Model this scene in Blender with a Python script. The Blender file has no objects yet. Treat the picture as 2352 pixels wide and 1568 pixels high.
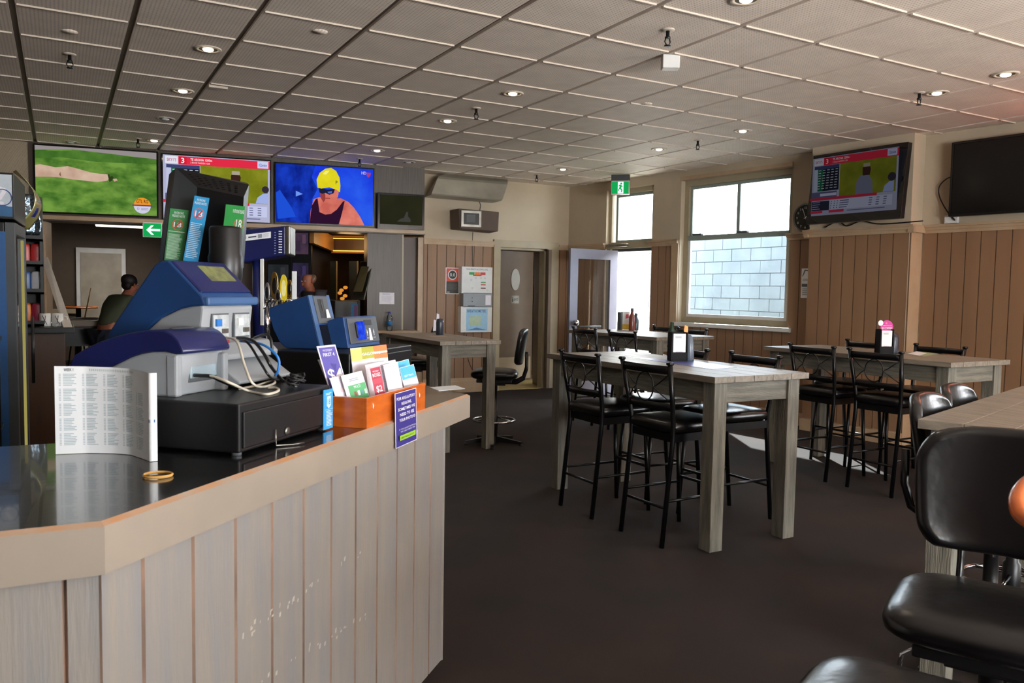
import bpy, bmesh, math, random
from mathutils import Vector, Matrix
random.seed(7)
PI=math.pi
# ------------------------------------------------------------------ camera
H=1.40; CH=2.925; F=1853.1
YAW,PITCH,ROLL=.5113,-.0623,.0169
V=lambda *a: Vector(a)
fw=V(math.sin(YAW)*math.cos(PITCH),math.cos(YAW)*math.cos(PITCH),math.sin(PITCH))
rt=V(math.cos(YAW),-math.sin(YAW),0); up=rt.cross(fw)
RX=rt*math.cos(ROLL)+up*math.sin(ROLL); UX=up*math.cos(ROLL)-rt*math.sin(ROLL)
CAM=V(0,0,H)
sc=bpy.context.scene; col=sc.collection
cd=bpy.data.cameras.new('camera'); cam=bpy.data.objects.new('camera',cd); col.objects.link(cam)
cam.matrix_world=Matrix(((RX.x,UX.x,-fw.x,0),(RX.y,UX.y,-fw.y,0),(RX.z,UX.z,-fw.z,H),(0,0,0,1)))
cd.sensor_width=36; cd.lens=F*36/2352; cd.clip_start=.05; cd.clip_end=200
cd.dof.use_dof=True; cd.dof.focus_distance=4.6; cd.dof.aperture_fstop=9
sc.camera=cam
# ------------------------------------------------------------------ world, sun, big lights, exposure
w=bpy.data.worlds.new('sky'); sc.world=w; w.use_nodes=True
nt=w.node_tree; bg=nt.nodes['Background']
bg.inputs[0].default_value=(.87,.94,1.0,1); bg.inputs[1].default_value=10.5
sd=bpy.data.lights.new('sun','SUN'); sd.energy=26; sd.angle=.009; sd.color=(1,.95,.86)
so=bpy.data.objects.new('sun',sd); col.objects.link(so)
so.rotation_euler=V(-.85,-1.5,-1.05).to_track_quat('-Z','Y').to_euler()
def area(name,loc,target,sx,sy,power,color=(1,1,1),spread=PI):
    l=bpy.data.lights.new(name,'AREA'); l.shape='RECTANGLE'; l.size=sx; l.size_y=sy; l.energy=power; l.color=color; l.spread=spread
    o=bpy.data.objects.new(name,l); col.objects.link(o); o.location=loc
    o.rotation_euler=(Vector(target)-Vector(loc)).to_track_quat('-Z','Y').to_euler(); return o
# daylight of assumed, unseen windows behind the camera; the two uplights are added ceiling fill
area('assumed_rear_daylight',(2.6,-3.38,1.75),(2.6,0,1.7),3.0,1.5,6,(.86,.93,1))
area('rear_uplight_fill',(2.6,-3.30,1.3),(2.6,.6,4.6),3.0,1.0,92,(1,.95,.89),2.0)
area('assumed_side_daylight',(7.75,-.9,1.7),(5,-.9,1.65),2.4,1.3,6,(.9,.95,1))
area('side_uplight_fill',(7.65,-.9,1.3),(4.2,-.2,4.6),2.4,1.0,46,(1,.90,.86),2.1)
vs=sc.view_settings; vs.view_transform='Standard'; vs.look='None'; vs.gamma=1; vs.use_curve_mapping=False; EXP=1.0; vs.exposure=EXP; ES=2**-EXP
# ------------------------------------------------------------------ unprojection helpers
def ray(x,y): return RX*((x-1176)/F)-UX*((y-784)/F)+fw
def Zp(x,y,z=0.): d=ray(x,y); return CAM+d*((z-H)/d.z)
def Yp(x,y,Y): d=ray(x,y); return CAM+d*(Y/d.y)
def Dp(x,y,dep): return CAM+ray(x,y)*dep
def PLp(x,y,p0,n): d=ray(x,y); return CAM+d*((p0-CAM).dot(n)/d.dot(n))
# ------------------------------------------------------------------ materials
def lin(c): return tuple(((v/255)/12.92 if v/255<=.04045 else (((v/255)+.055)/1.055)**2.4) for v in c)
def mat(name,c,rough=.5,metal=0,c2=None,scale=6,stretch=(1,1,1),bump=0,bscale=60,spec=.5,coat=0,detail=4,trans=0,fac=1.0):
    m=bpy.data.materials.new(name); m.use_nodes=True; n=m.node_tree; L=n.links
    b=n.nodes['Principled BSDF']; b.inputs['Roughness'].default_value=rough; b.inputs['Metallic'].default_value=metal
    b.inputs['Specular IOR Level'].default_value=spec; b.inputs['Coat Weight'].default_value=coat
    if trans: b.inputs['Transmission Weight'].default_value=trans
    a=lin(c); c2=lin(c2) if c2 else tuple(v*.9 for v in a)
    tc=n.nodes.new('ShaderNodeTexCoord'); mp=n.nodes.new('ShaderNodeMapping'); mp.inputs['Scale'].default_value=stretch
    L.new(tc.outputs['Object'],mp.inputs[0])
    nz=n.nodes.new('ShaderNodeTexNoise'); nz.inputs['Scale'].default_value=scale; nz.inputs['Detail'].default_value=detail
    L.new(mp.outputs[0],nz.inputs['Vector'])
    r=n.nodes.new('ShaderNodeValToRGB'); r.color_ramp.elements[0].position=.35; r.color_ramp.elements[1].position=.68
    r.color_ramp.elements[0].color=(*a,1); r.color_ramp.elements[1].color=(*c2,1)
    L.new(nz.outputs['Fac'],r.inputs[0]); L.new(r.outputs[0],b.inputs['Base Color'])
    if bump:
        bn=n.nodes.new('ShaderNodeTexNoise'); bn.inputs['Scale'].default_value=bscale; L.new(mp.outputs[0],bn.inputs['Vector'])
        bp=n.nodes.new('ShaderNodeBump'); bp.inputs['Strength'].default_value=bump; bp.inputs['Distance'].default_value=.01
        L.new(bn.outputs['Fac'],bp.inputs['Height']); L.new(bp.outputs[0],b.inputs['Normal'])
    return m
_ink={}
def ink(c,rough=.55):
    k=(tuple(c),rough)
    if k not in _ink: _ink[k]=mat('ink_%02x%02x%02x'%tuple(c),c,rough,scale=30)
    return _ink[k]
def emis(name,c,s=1.0,c2=None,scale=8,stretch=(1,1,1)):
    m=bpy.data.materials.new(name); m.use_nodes=True; n=m.node_tree; L=n.links
    n.nodes.remove(n.nodes['Principled BSDF']); e=n.nodes.new('ShaderNodeEmission'); e.inputs[1].default_value=s*ES
    e.inputs[0].default_value=(*lin(c),1)
    if c2:
        tc=n.nodes.new('ShaderNodeTexCoord'); mp=n.nodes.new('ShaderNodeMapping'); mp.inputs['Scale'].default_value=stretch
        nz=n.nodes.new('ShaderNodeTexNoise'); nz.inputs['Scale'].default_value=scale; nz.inputs['Detail'].default_value=5
        r=n.nodes.new('ShaderNodeValToRGB'); r.color_ramp.elements[0].position=.35; r.color_ramp.elements[1].position=.65
        r.color_ramp.elements[0].color=(*lin(c),1); r.color_ramp.elements[1].color=(*lin(c2),1)
        L.new(tc.outputs['Object'],mp.inputs[0]); L.new(mp.outputs[0],nz.inputs['Vector']); L.new(nz.outputs['Fac'],r.inputs[0]); L.new(r.outputs[0],e.inputs[0])
    L.new(e.outputs[0],n.nodes['Material Output'].inputs[0]); return m
_scr={}
def scr(c,s=1.0):
    k=(tuple(c),s)
    if k not in _scr: _scr[k]=emis('screen_%02x%02x%02x'%tuple(c),c,s)
    return _scr[k]
def glass(name,tint=(1,1,1),gloss=.08,rough=.02):
    m=bpy.data.materials.new(name); m.use_nodes=True; n=m.node_tree; L=n.links
    n.nodes.remove(n.nodes['Principled BSDF'])
    t=n.nodes.new('ShaderNodeBsdfTransparent'); t.inputs[0].default_value=(*tint,1)
    g=n.nodes.new('ShaderNodeBsdfGlossy'); g.inputs['Roughness'].default_value=rough
    fr=n.nodes.new('ShaderNodeFresnel'); fr.inputs[0].default_value=1.45
    mx=n.nodes.new('ShaderNodeMixShader'); L.new(fr.outputs[0],mx.inputs[0]); L.new(t.outputs[0],mx.inputs[1]); L.new(g.outputs[0],mx.inputs[2])
    L.new(mx.outputs[0],n.nodes['Material Output'].inputs[0]); return m
M={}
M['carpet']=mat('carpet',(53,49,48),.95,c2=(62,53,50),scale=2.2,bump=.5,bscale=400,spec=.1)
M['vinyl_floor']=mat('vinyl_floor',(190,170,110),.5,c2=(170,150,95))
M['plaster']=mat('cream_painted_plaster',(196,180,156),.6,c2=(188,172,148),scale=3)
M['panel']=mat('tan_painted_panelling',(148,114,86),.42,c2=(138,106,80),scale=5,stretch=(1,1,.12),bump=.15,bscale=50)
M['panelgroove']=mat('panel_groove',(108,82,62),.6)
M['trimpaint']=mat('trim_paint',(190,165,136),.4,c2=(180,150,118),scale=5)
M['frame']=mat('window_frame_paint',(176,162,134),.4)
M['framegreen']=mat('aluminium_sash',(150,162,154),.4,.0)
M['doorgrey']=mat('door_aluminium',(118,116,130),.4,.1)
M['wenge']=mat('dark_woodgrain_laminate',(92,80,70),.4,c2=(76,66,58),scale=14,stretch=(6,6,.25))
M['brown']=mat('brown_laminate',(84,58,42),.4,c2=(72,50,36),scale=6,stretch=(2,2,.3))
M['darkwall']=mat('taupe_wall',(92,78,64),.7)
M['black']=mat('black_plastic',(18,18,20),.38)
M['blackgloss']=mat('black_gloss_plastic',(12,12,14),.12,coat=.5)
M['blackmetal']=mat('black_powder_coated_steel',(14,14,17),.28,.3,spec=.6)
M['vinyl']=mat('black_vinyl_upholstery',(13,12,14),.28,bump=.1,bscale=30,spec=.5)
M['chrome']=mat('chrome',(200,200,205),.12,1)
M['steel']=mat('brushed_steel',(150,148,142),.35,1,c2=(120,118,112),scale=6)
M['laminate']=mat('black_counter_laminate',(24,26,28),.17,c2=(40,42,44),scale=9,stretch=(1,3,1),bump=.015,bscale=18,spec=1.0,coat=.5)
M['fascia']=mat('counter_fascia_paint',(154,140,126),.38,c2=(146,134,122),scale=5)
M['fasciaworn']=mat('worn_timber_edge',(186,132,88),.45,c2=(170,152,136),scale=11)
M['front']=mat('weathered_counter_board',(147,138,129),.36,c2=(135,132,132),scale=7,stretch=(4,4,.35),bump=.12,bscale=40,detail=6)
M['frontgroove']=mat('counter_board_groove',(172,142,124),.5,c2=(118,100,90),scale=12,stretch=(1,1,.3))
M['greyapron']=mat('grey_weathered_apron_timber',(134,129,116),.5,c2=(98,95,86),scale=9,stretch=(.5,.5,6),bump=.4,bscale=40,detail=8)
M['greywood']=mat('grey_weathered_timber',(136,131,118),.5,c2=(100,97,88),scale=9,stretch=(5,5,.5),bump=.4,bscale=40,detail=8)
M['greytop']=mat('grey_table_top_timber',(146,135,120),.42,c2=(116,107,96),scale=7,stretch=(7,.6,5),bump=.2,bscale=40,detail=8,spec=.5)
M['orangewood']=mat('orange_varnished_timber',(206,104,34),.3,c2=(178,82,24),scale=8,stretch=(1.5,1.5,6),coat=.3)
M['white']=mat('white_paint',(225,225,222),.4)
M['paper']=mat('white_paper',(236,238,240),.7)
M['navy']=mat('navy_plastic',(26,34,92),.3,c2=(22,28,78),coat=.2)
M['blue']=mat('slate_blue_plastic',(30,66,118),.42,c2=(26,58,106))
M['bluel']=mat('light_slate_blue_plastic',(58,92,138),.42)
M['grey']=mat('grey_plastic',(150,154,158),.42,c2=(142,146,150))
M['greyd']=mat('dark_grey_plastic',(78,82,86),.45)
M['cable_white']=mat('cream_cable',(214,206,190),.45)
M['cable_blue']=mat('blue_cable',(40,120,200),.4)
M['rubber']=mat('rubber_band',(206,158,84),.5)
M['skin']=mat('skin',(190,120,92),.5,c2=(176,104,80),scale=12)
M['hair']=mat('dark_hair',(30,20,18),.6)
M['greyhair']=mat('grey_hair',(150,120,104),.6)
M['olive']=mat('olive_cotton',(84,88,66),.8)
M['charcoal']=mat('charcoal_cotton',(70,66,72),.8)
M['denim']=mat('dark_denim',(36,40,54),.8)
M['glass']=glass('clear_glass',(.96,.98,.98))
M['glasst']=glass('screened_glass',(.52,.60,.66))
M['lamp']=emis('lamp_glow',(255,238,205),14)
M['tube']=emis('fluorescent_tube_glow',(255,246,226),3)
M['amber']=emis('amber_led_glow',(255,180,80),2.2)
M['green']=ink((30,150,70)); M['exitgreen']=emis('exit_sign_green',(20,160,80),1.1); M['exitwhite']=emis('exit_sign_white',(225,250,235),1.2)
# ------------------------------------------------------------------ mesh builder
class MB:
    def __init__(s,T=None): s.v=[];s.f=[];s.mi=[];s.sm=[];s.mats=[];s.T=T
    def add(s,vs,fs,m,smooth=False):
        k=len(s.v)
        for p in vs:
            p=Vector(p); s.v.append(s.T@p if s.T is not None else p)
        if m not in s.mats: s.mats.append(m)
        i=s.mats.index(m)
        for f in fs: s.f.append([k+q for q in f]); s.mi.append(i); s.sm.append(smooth)
        return s
    def hexa(s,p,m):
        return s.add(p,[(0,3,2,1),(4,5,6,7),(0,1,5,4),(1,2,6,5),(2,3,7,6),(3,0,4,7)],m)
    def bx(s,x0,x1,y0,y1,z0,z1,m):
        return s.hexa([(x0,y0,z0),(x1,y0,z0),(x1,y1,z0),(x0,y1,z0),(x0,y0,z1),(x1,y0,z1),(x1,y1,z1),(x0,y1,z1)],m)
    def beam(s,a,b,w,h,m,upv=(0,0,1)):
        a=Vector(a);b=Vector(b);d=(b-a).normalized();u=Vector(upv);r=d.cross(u).normalized()*(w/2);q=r.cross(d).normalized()*(h/2)
        return s.hexa([a-r-q,a+r-q,b+r-q,b-r-q,a-r+q,a+r+q,b+r+q,b-r+q],m)
    def prism(s,poly,vec,m,smooth=False,mside=None):
        n=len(poly); vec=Vector(vec); P=[Vector(p) for p in poly]
        k=[tuple(range(n)),tuple(range(2*n-1,n-1,-1))]
        s.add(P+[p+vec for p in P],k,m)
        s.add(P+[p+vec for p in P],[(i,(i+1)%n,n+(i+1)%n,n+i) for i in range(n)],mside or m,smooth); return s
    def tube(s,path,r,m,n=8,closed=False,flat=1.0,upv=None):
        P=[Vector(p) for p in path]; N=len(P); vs=[];fs=[]; prev=None
        for i in range(N):
            if closed: t=(P[(i+1)%N]-P[i-1]).normalized()
            else: t=(P[min(i+1,N-1)]-P[max(i-1,0)]).normalized()
            if prev is None:
                a=Vector(upv) if upv else (V(0,0,1) if abs(t.z)<.9 else V(1,0,0)); u=(a-t*a.dot(t)).normalized()
            else: u=(prev-t*prev.dot(t)).normalized()
            prev=u; q=t.cross(u); rr=r[i] if isinstance(r,(list,tuple)) else r
            for k in range(n):
                a=2*PI*k/n+PI/n; vs.append(P[i]+u*(math.cos(a)*rr)+q*(math.sin(a)*rr*flat))
        for i in range(N if closed else N-1):
            j=(i+1)%N
            for k in range(n): fs.append((i*n+k,i*n+(k+1)%n,j*n+(k+1)%n,j*n+k))
        s.add(vs,fs,m,n>4)
        if not closed:
            s.add(vs[:n],[tuple(range(n))[::-1]],m); s.add(vs[-n:],[tuple(range(n))],m)
        return s
    def lathe(s,prof,c,m,n=24,ax=None,sx=1,sy=1):
        c=Vector(c); R=(V(0,0,1).rotation_difference(Vector(ax)).to_matrix() if ax else Matrix.Identity(3)); vs=[];fs=[]
        for r,z in prof:
            for k in range(n):
                a=2*PI*k/n; vs.append(c+R@V(r*sx*math.cos(a),r*sy*math.sin(a),z))
        for i in range(len(prof)-1):
            for k in range(n): fs.append((i*n+k,i*n+(k+1)%n,(i+1)*n+(k+1)%n,(i+1)*n+k))
        s.add(vs,fs,m,True)
        for i in (0,len(prof)-1):
            if prof[i][0]>1e-4: s.add(vs[i*n:(i+1)*n],[tuple(range(n)) if i else tuple(range(n))[::-1]],m)
        return s
    def sell(s,c,r,m,e=.5,ez=.6,n=28,k=12,R=None):
        c=Vector(c); vs=[];fs=[]; sg=lambda v,p: math.copysign(abs(v)**p,v)
        for i in range(k+1):
            ph=-PI/2+PI*i/k
            for j in range(n):
                th=2*PI*j/n
                p=V(r[0]*sg(math.cos(ph),ez)*sg(math.cos(th),e),r[1]*sg(math.cos(ph),ez)*sg(math.sin(th),e),r[2]*sg(math.sin(ph),ez))
                vs.append(c+(R@p if R else p))
        for i in range(k):
            for j in range(n): fs.append((i*n+j,i*n+(j+1)%n,(i+1)*n+(j+1)%n,(i+1)*n+j))
        return s.add(vs,fs,m,True)
    def grid(s,fn,nu,nv,m,smooth=True,thick=None):
        vs=[fn(i/nu,j/nv) for i in range(nu+1) for j in range(nv+1)]
        fs=[(i*(nv+1)+j,(i+1)*(nv+1)+j,(i+1)*(nv+1)+j+1,i*(nv+1)+j+1) for i in range(nu) for j in range(nv)]
        return s.add(vs,fs,m,smooth)
    def text(s,txt,o,u,v,h,m,align='C',w=None,bold=False):
        cu=bpy.data.curves.new('t','FONT'); cu.body=txt; cu.align_x='LEFT'; cu.resolution_u=2
        if bold: cu.offset=.012
        ob=bpy.data.objects.new('t',cu); me=bpy.data.meshes.new_from_object(ob)
        u=Vector(u).normalized(); v=Vector(v).normalized(); o=Vector(o)
        if len(me.vertices):
            xs=[q.co.x for q in me.vertices]; W=max(xs)-min(xs); k=h/.7; sx=k if w is None else w/max(W,1e-4)
            off={'C':-W/2,'L':0,'R':-W}[align]
            s.add([o+u*((q.co.x-min(xs)+off)*sx)+v*(q.co.y*k) for q in me.vertices],[tuple(p.vertices) for p in me.polygons],m)
        bpy.data.objects.remove(ob); bpy.data.meshes.remove(me); bpy.data.curves.remove(cu); return s
    def build(s,name,parent=None,label=None,cat=None,group=None,kind=None,origin=None,bevel=0,local=False,solid=0,sub=0):
        if parent is not None:
            o0=WL[parent.name]
        else:
            if origin is None:
                xs=[p.x for p in s.v];ys=[p.y for p in s.v];zs=[p.z for p in s.v]
                origin=V((min(xs)+max(xs))/2,(min(ys)+max(ys))/2,min(zs))
            o0=Vector(origin)
        me=bpy.data.meshes.new(name); me.from_pydata([tuple(p-o0) for p in s.v],[],s.f)
        for m in s.mats: me.materials.append(m)
        for i,p in enumerate(me.polygons): p.material_index=s.mi[i]; p.use_smooth=s.sm[i]
        bm=bmesh.new(); bm.from_mesh(me); bmesh.ops.remove_doubles(bm,verts=bm.verts,dist=1e-5)
        bmesh.ops.recalc_face_normals(bm,faces=bm.faces); bm.to_mesh(me); bm.free()
        ob=bpy.data.objects.new(name,me); col.objects.link(ob)
        if parent is not None: ob.parent=parent; WL[ob.name]=o0
        else: ob.location=o0; WL[ob.name]=o0
        if solid: md=ob.modifiers.new('solidify','SOLIDIFY'); md.thickness=solid; md.offset=0
        if bevel: md=ob.modifiers.new('bevel','BEVEL'); md.width=bevel; md.segments=2; md.limit_method='ANGLE'
        if sub: md=ob.modifiers.new('subdivision','SUBSURF'); md.levels=sub; md.render_levels=sub
        tag(ob,label,cat,group,kind); return ob
WL={}
def tag(o,label=None,cat=None,group=None,kind=None):
    if label: o['label']=label
    if cat: o['category']=cat
    if group: o['group']=group
    if kind: o['kind']=kind
    return o
def thing(name,loc,label,cat,group=None,rz=0):
    o=bpy.data.objects.new(name,None); col.objects.link(o); o.location=Vector(loc); o.empty_display_size=.1
    WL[o.name]=Vector(loc) ; o.rotation_euler=(0,0,rz)
    return tag(o,label,cat,group)
def dup(root,loc,rz,label,group=None):
    def cp(o,par):
        c=o.copy(); col.objects.link(c)
        if par is not None: c.parent=par
        for ch in [q for q in KIDS if q.parent==o]: cp(ch,c)
        return c
    KIDS=[q for q in bpy.data.objects if q.parent is not None]
    r=cp(root,None); r.location=Vector(loc); r.rotation_euler=(0,0,rz); r['label']=label
    if group: r['group']=group
    return r
def struct(name,mb,**k): return mb.build(name,kind='structure',**k)
class Flat(MB):
    """flat printed or lit face; x to the right, y up, in metres from its lower left corner"""
    def __init__(s,o,u,v,W,Hh,board=None,t=.004,st=.0006):
        super().__init__(); s.o=Vector(o); s.u=Vector(u).normalized(); s.vv=Vector(v).normalized(); s.n=s.u.cross(s.vv); s.W=W; s.H=Hh; s.k=0; s.st=st
        if board: s.hexa([s.q(0,0)-s.n*t,s.q(W,0)-s.n*t,s.q(W,0),s.q(0,0),s.q(0,Hh)-s.n*t,s.q(W,Hh)-s.n*t,s.q(W,Hh),s.q(0,Hh)],board)
    def q(s,x,y): return s.o+s.u*x+s.vv*y+s.n*(s.k*s.st)
    def r(s,x0,y0,x1,y1,m,frac=True):
        s.k+=1
        if frac: x0,x1,y0,y1=x0*s.W,x1*s.W,y0*s.H,y1*s.H
        s.add([s.q(x0,y0),s.q(x1,y0),s.q(x1,y1),s.q(x0,y1)],[(0,1,2,3)],m); return s
    def poly(s,pts,m):
        s.k+=1; s.add([s.q(x*s.W,y*s.H) for x,y in pts],[tuple(range(len(pts)))],m); return s
    def c(s,x,y,rad,m,ry=None,n=24,a0=0,a1=2*PI):
        s.k+=1; ry=ry or rad; full=abs(a1-a0-2*PI)<1e-6
        s.add([s.q(x*s.W+rad*math.cos(a0+(a1-a0)*i/n),y*s.H+ry*math.sin(a0+(a1-a0)*i/n)) for i in range(n+(0 if full else 1))],[tuple(range(n+(0 if full else 1)))],m); return s
    def ring(s,x,y,r0,r1,m,n=28):
        s.k+=1; P=[s.q(x*s.W+rr*math.cos(2*PI*i/n),y*s.H+rr*math.sin(2*PI*i/n)) for rr in (r0,r1) for i in range(n)]
        s.add(P,[(i,(i+1)%n,n+(i+1)%n,n+i) for i in range(n)],m); return s
    def t(s,txt,x,y,h,m,align='C',w=None,bold=False):
        s.k+=1; s.text(txt,s.q(x*s.W,y*s.H),s.u,s.vv,h*s.H,m,align,None if w is None else w*s.W,bold); return s
    def lines(s,x0,x1,y0,y1,n,m,seed=0,th=.35,jit=.3):
        rnd=random.Random(seed); s.k+=1
        for i in range(n):
            y=y1+(y0-y1)*(i+.5)/n; h=(y1-y0)/n*th; xe=x1-(x1-x0)*jit*rnd.random()
            s.add([s.q(x0*s.W,(y-h/2)*s.H),s.q(xe*s.W,(y-h/2)*s.H),s.q(xe*s.W,(y+h/2)*s.H),s.q(x0*s.W,(y+h/2)*s.H)],[(0,1,2,3)],m)
        return s
# ================================================================== THE ROOM
Z3=V(0,0,1)
WP=V(6.5,9.95,0); wd=V(.122,-1,0).normalized(); wn=V(wd.y,-wd.x,0)   # window wall: along, inward normal
def W(s,z,off=0): return WP+wd*s+wn*off+Z3*z
BP=V(-.2,10.3,0); bd=V(3.7,-.68,0).normalized(); bn=V(bd.y,-bd.x,0)     # screen bulkhead
def B(s,z,off=0): return BP+bd*s+bn*off+Z3*z
def wbox(mb,f,s0,s1,z0,z1,o0,o1,m):
    return mb.hexa([f(s0,z0,o0),f(s1,z0,o0),f(s1,z0,o1),f(s0,z0,o1),f(s0,z1,o0),f(s1,z1,o0),f(s1,z1,o1),f(s0,z1,o1)],m)
def boards(mb,f,s0,s1,z0,z1,step,m,mg,off=0,g=.004,ph=0,wear=None):
    """V-grooved vertical boards standing off+.012 proud"""
    xs=[s0]; x=s0+step-ph
    while x<s1-.02: xs.append(x); x+=step
    xs.append(s1); o=off+.012
    for a,b in zip(xs,xs[1:]):
        a2=a+(g if a>s0 else 0); b2=b-(g if b<s1 else 0)
        P=[f(a2,z0,o),f(b2,z0,o),f(b2,z1,o),f(a2,z1,o)]; mb.add(P,[(0,1,2,3)],m)
        mb.add([f(a,z0,off),f(a2,z0,o),f(a2,z1,o),f(a,z1,off)],[(0,1,2,3)],mg)
        mb.add([f(b2,z0,o),f(b,z0,off),f(b,z1,off),f(b2,z1,o)],[(0,1,2,3)],mg)
        mb.add([f(a,z1,off-.01),f(b,z1,off-.01),f(b2,z1,o),f(a2,z1,o)],[(0,1,2,3)],m)
CAP=2.08
# floor
mb=MB(); mb.bx(-4,8,-3.5,9.95,-.06,0,M['carpet']); mb.bx(-4,4.2,9.95,18,-.06,0,M['carpet'])
struct('floor',mb)
mb=MB(); mb.bx(4.8,7.4,9.96,13,-.06,.002,M['vinyl_floor']); struct('floor_lobby',mb)
# ceiling: perforated tiles, pale cross bars, dark recessed runners
def ceil_mat():
    m=mat('perforated_ceiling_tile',(248,234,220),.7); n=m.node_tree; L=n.links; b=n.nodes['Principled BSDF']
    src=b.inputs['Base Color'].links[0].from_socket
    tc=n.nodes.new('ShaderNodeTexCoord'); sp=n.nodes.new('ShaderNodeSeparateXYZ'); L.new(tc.outputs['Object'],sp.inputs[0])
    def wave(sock):
        a=n.nodes.new('ShaderNodeMath'); a.operation='MULTIPLY'; a.inputs[1].default_value=2*PI/.02; L.new(sock,a.inputs[0])
        c=n.nodes.new('ShaderNodeMath'); c.operation='COSINE'; L.new(a.outputs[0],c.inputs[0]); return c.outputs[0]
    ad=n.nodes.new('ShaderNodeMath'); ad.operation='ADD'; L.new(wave(sp.outputs[0]),ad.inputs[0]); L.new(wave(sp.outputs[1]),ad.inputs[1])
    gt=n.nodes.new('ShaderNodeMapRange'); gt.inputs[1].default_value=.7; gt.inputs[2].default_value=1.3; L.new(ad.outputs[0],gt.inputs[0])
    mx=n.nodes.new('ShaderNodeMix'); mx.data_type='RGBA'; mx.inputs[7].default_value=(*lin((200,188,176)),1)
    L.new(gt.outputs[0],mx.inputs[0]); L.new(src,mx.inputs[6]); L.new(mx.outputs[2],b.inputs['Base Color']); return m
M['tile']=ceil_mat(); M['runner']=mat('ceiling_runner_channel',(128,114,104),.6); M['tbar']=mat('ceiling_cross_bar',(206,194,180),.5)
mb=MB(); X0=-.205; Y0=3.447; RS=.613
for i in range(-6,13):
    for j in range(-12,12):
        x=X0+.6*i; y=Y0+RS*j
        if y>10.2: continue
        mb.bx(x+.017,x+.583,y,y+RS,CH,CH+.022,M['tile'])
        mb.bx(x+.024,x+.576,y-.006,y+.006,CH-.009,CH+.002,M['tbar'])
mb.bx(-4,8,-3.6,10.6,CH+.018,CH+.06,M['runner'])
bm_=mb
ce=struct('ceiling',mb,origin=(0,0,CH))
bm=bmesh.new(); bm.from_mesh(ce.data)
p=W(0,CH,-.16)-V(0,0,CH)
bmesh.ops.bisect_plane(bm,geom=bm.verts[:]+bm.edges[:]+bm.faces[:],plane_co=p,plane_no=-wn,clear_outer=True)
bm.to_mesh(ce.data); bm.free()
mb=MB(); mb.bx(-4,4.2,10.5,18,2.95,3.0,M['darkwall']); struct('ceiling_games_room',mb)
mb=MB(); mb.bx(4.8,7.4,10.02,13,2.6,2.65,M['plaster']); struct('ceiling_lobby',mb)
# ---- window wall (wall_right) with door, window, and an assumed, unseen window opening behind the camera
D0,D1,Q0,Q1=.80,1.68,2.15,3.75
mb=MB(); T=-.16; top=CH+.1; P_=M['plaster']
solids=[(-.2,D0,0,top),(D0,D1,2.80,top),(D1,Q0,0,top),(Q0,Q1,0,1.05),(Q0,Q1,2.80,top),(Q1,9.7,0,top),(9.7,12.2,0,.95),(9.7,12.2,2.35,top),(12.2,13.6,0,top)]
for a,b,c_,d_ in solids: wbox(mb,W,a,b,c_,d_,T,0,P_)
struct('wall_right',mb)
mb=MB()
for a,b,zt in ((.0,D0-.0,CAP-.05),(D1,Q0,CAP-.05),(Q0,Q1,1.0),(Q1,4.12,CAP-.05),(5.2,9.7,CAP-.05)):
    boards(mb,W,a,b,.13,zt,.128,M['panel'],M['panelgroove'])
struct('trim_wainscot_right',mb)
def cap(mb,f,a,b,z=CAP,o=0):
    wbox(mb,f,a,b,z-.02,z,o,o+.055,M['trimpaint']); wbox(mb,f,a,b,z-.045,z-.02,o,o+.038,M['trimpaint']); wbox(mb,f,a,b,z-.075,z-.045,o,o+.024,M['trimpaint'])
mb=MB()
for a,b in ((0,D0),(D1-.05,Q0),(Q1-.04,4.12),(5.2,9.7)): cap(mb,W,a,b)
struct('trim_cap_right',mb)
mb=MB()
for a,b in ((0,D0),(D1,4.08),(5.22,9.7)):
    wbox(mb,W,a,b,0,.11,0,.03,M['trimpaint']); wbox(mb,W,a,b,.11,.135,0,.02,M['trimpaint'])
struct('baseboard_right',mb)
# pillar
PO=.205
mb=MB(); wbox(mb,W,4.11,5.17,0,top,-.01,PO,M['plaster']); struct('wall_pier',mb)
mb=MB(); boards(mb,W,4.12,5.16,.13,CAP-.05,.128,M['panel'],M['panelgroove'],off=PO)
for q in (5.16,):
    f2=lambda s,z,o:W(5.17+o,z,PO-s); boards(mb,f2,0.0,PO+.01,.0,CAP-.05,.3,M['trimpaint'],M['panelgroove'])
struct('trim_pier_panels',mb)
mb=MB(); cap(mb,W,4.06,5.22,CAP,PO-.0); wbox(mb,W,5.165,5.22,CAP-.07,CAP,0,PO+.04,M['trimpaint']); wbox(mb,W,4.07,4.115,CAP-.07,CAP,0,PO+.04,M['trimpaint']); struct('trim_pier_cap',mb)
mb=MB(); wbox(mb,W,4.10,5.18,0,.12,PO,PO+.035,M['trimpaint']); struct('baseboard_pier',mb)
# back wall (door wall)
def K(s,z,o=0): return V(4.13+s,9.95-o,z)
mb=MB(); DX0,DX1=5.355-4.13,6.125-4.13
for a,b,c_,d_ in ((0,DX0,0,top),(DX0,DX1,2.01,top),(DX1,2.5,0,top)): wbox(mb,K,a,b,c_,d_,-.14,0,P_)
struct('wall_back',mb)
mb=MB(); boards(mb,K,0,DX0-.1,.13,CAP-.04,.138,M['panel'],M['panelgroove']); boards(mb,K,DX1+.1,2.36,.13,CAP-.04,.12,M['panel'],M['panelgroove'])
struct('trim_wainscot_back',mb)
mb=MB(); cap(mb,K,-.03,DX0-.1); cap(mb,K,DX1+.19,2.36); struct('trim_cap_back',mb)
mb=MB()
for a,b in ((0,DX0-.1),(DX1+.1,2.36)):
    wbox(mb,K,a,b,0,.16,0,.03,M['trimpaint']); wbox(mb,K,a,b,.16,.2,0,.02,M['trimpaint'])
struct('baseboard_back',mb)
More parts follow.
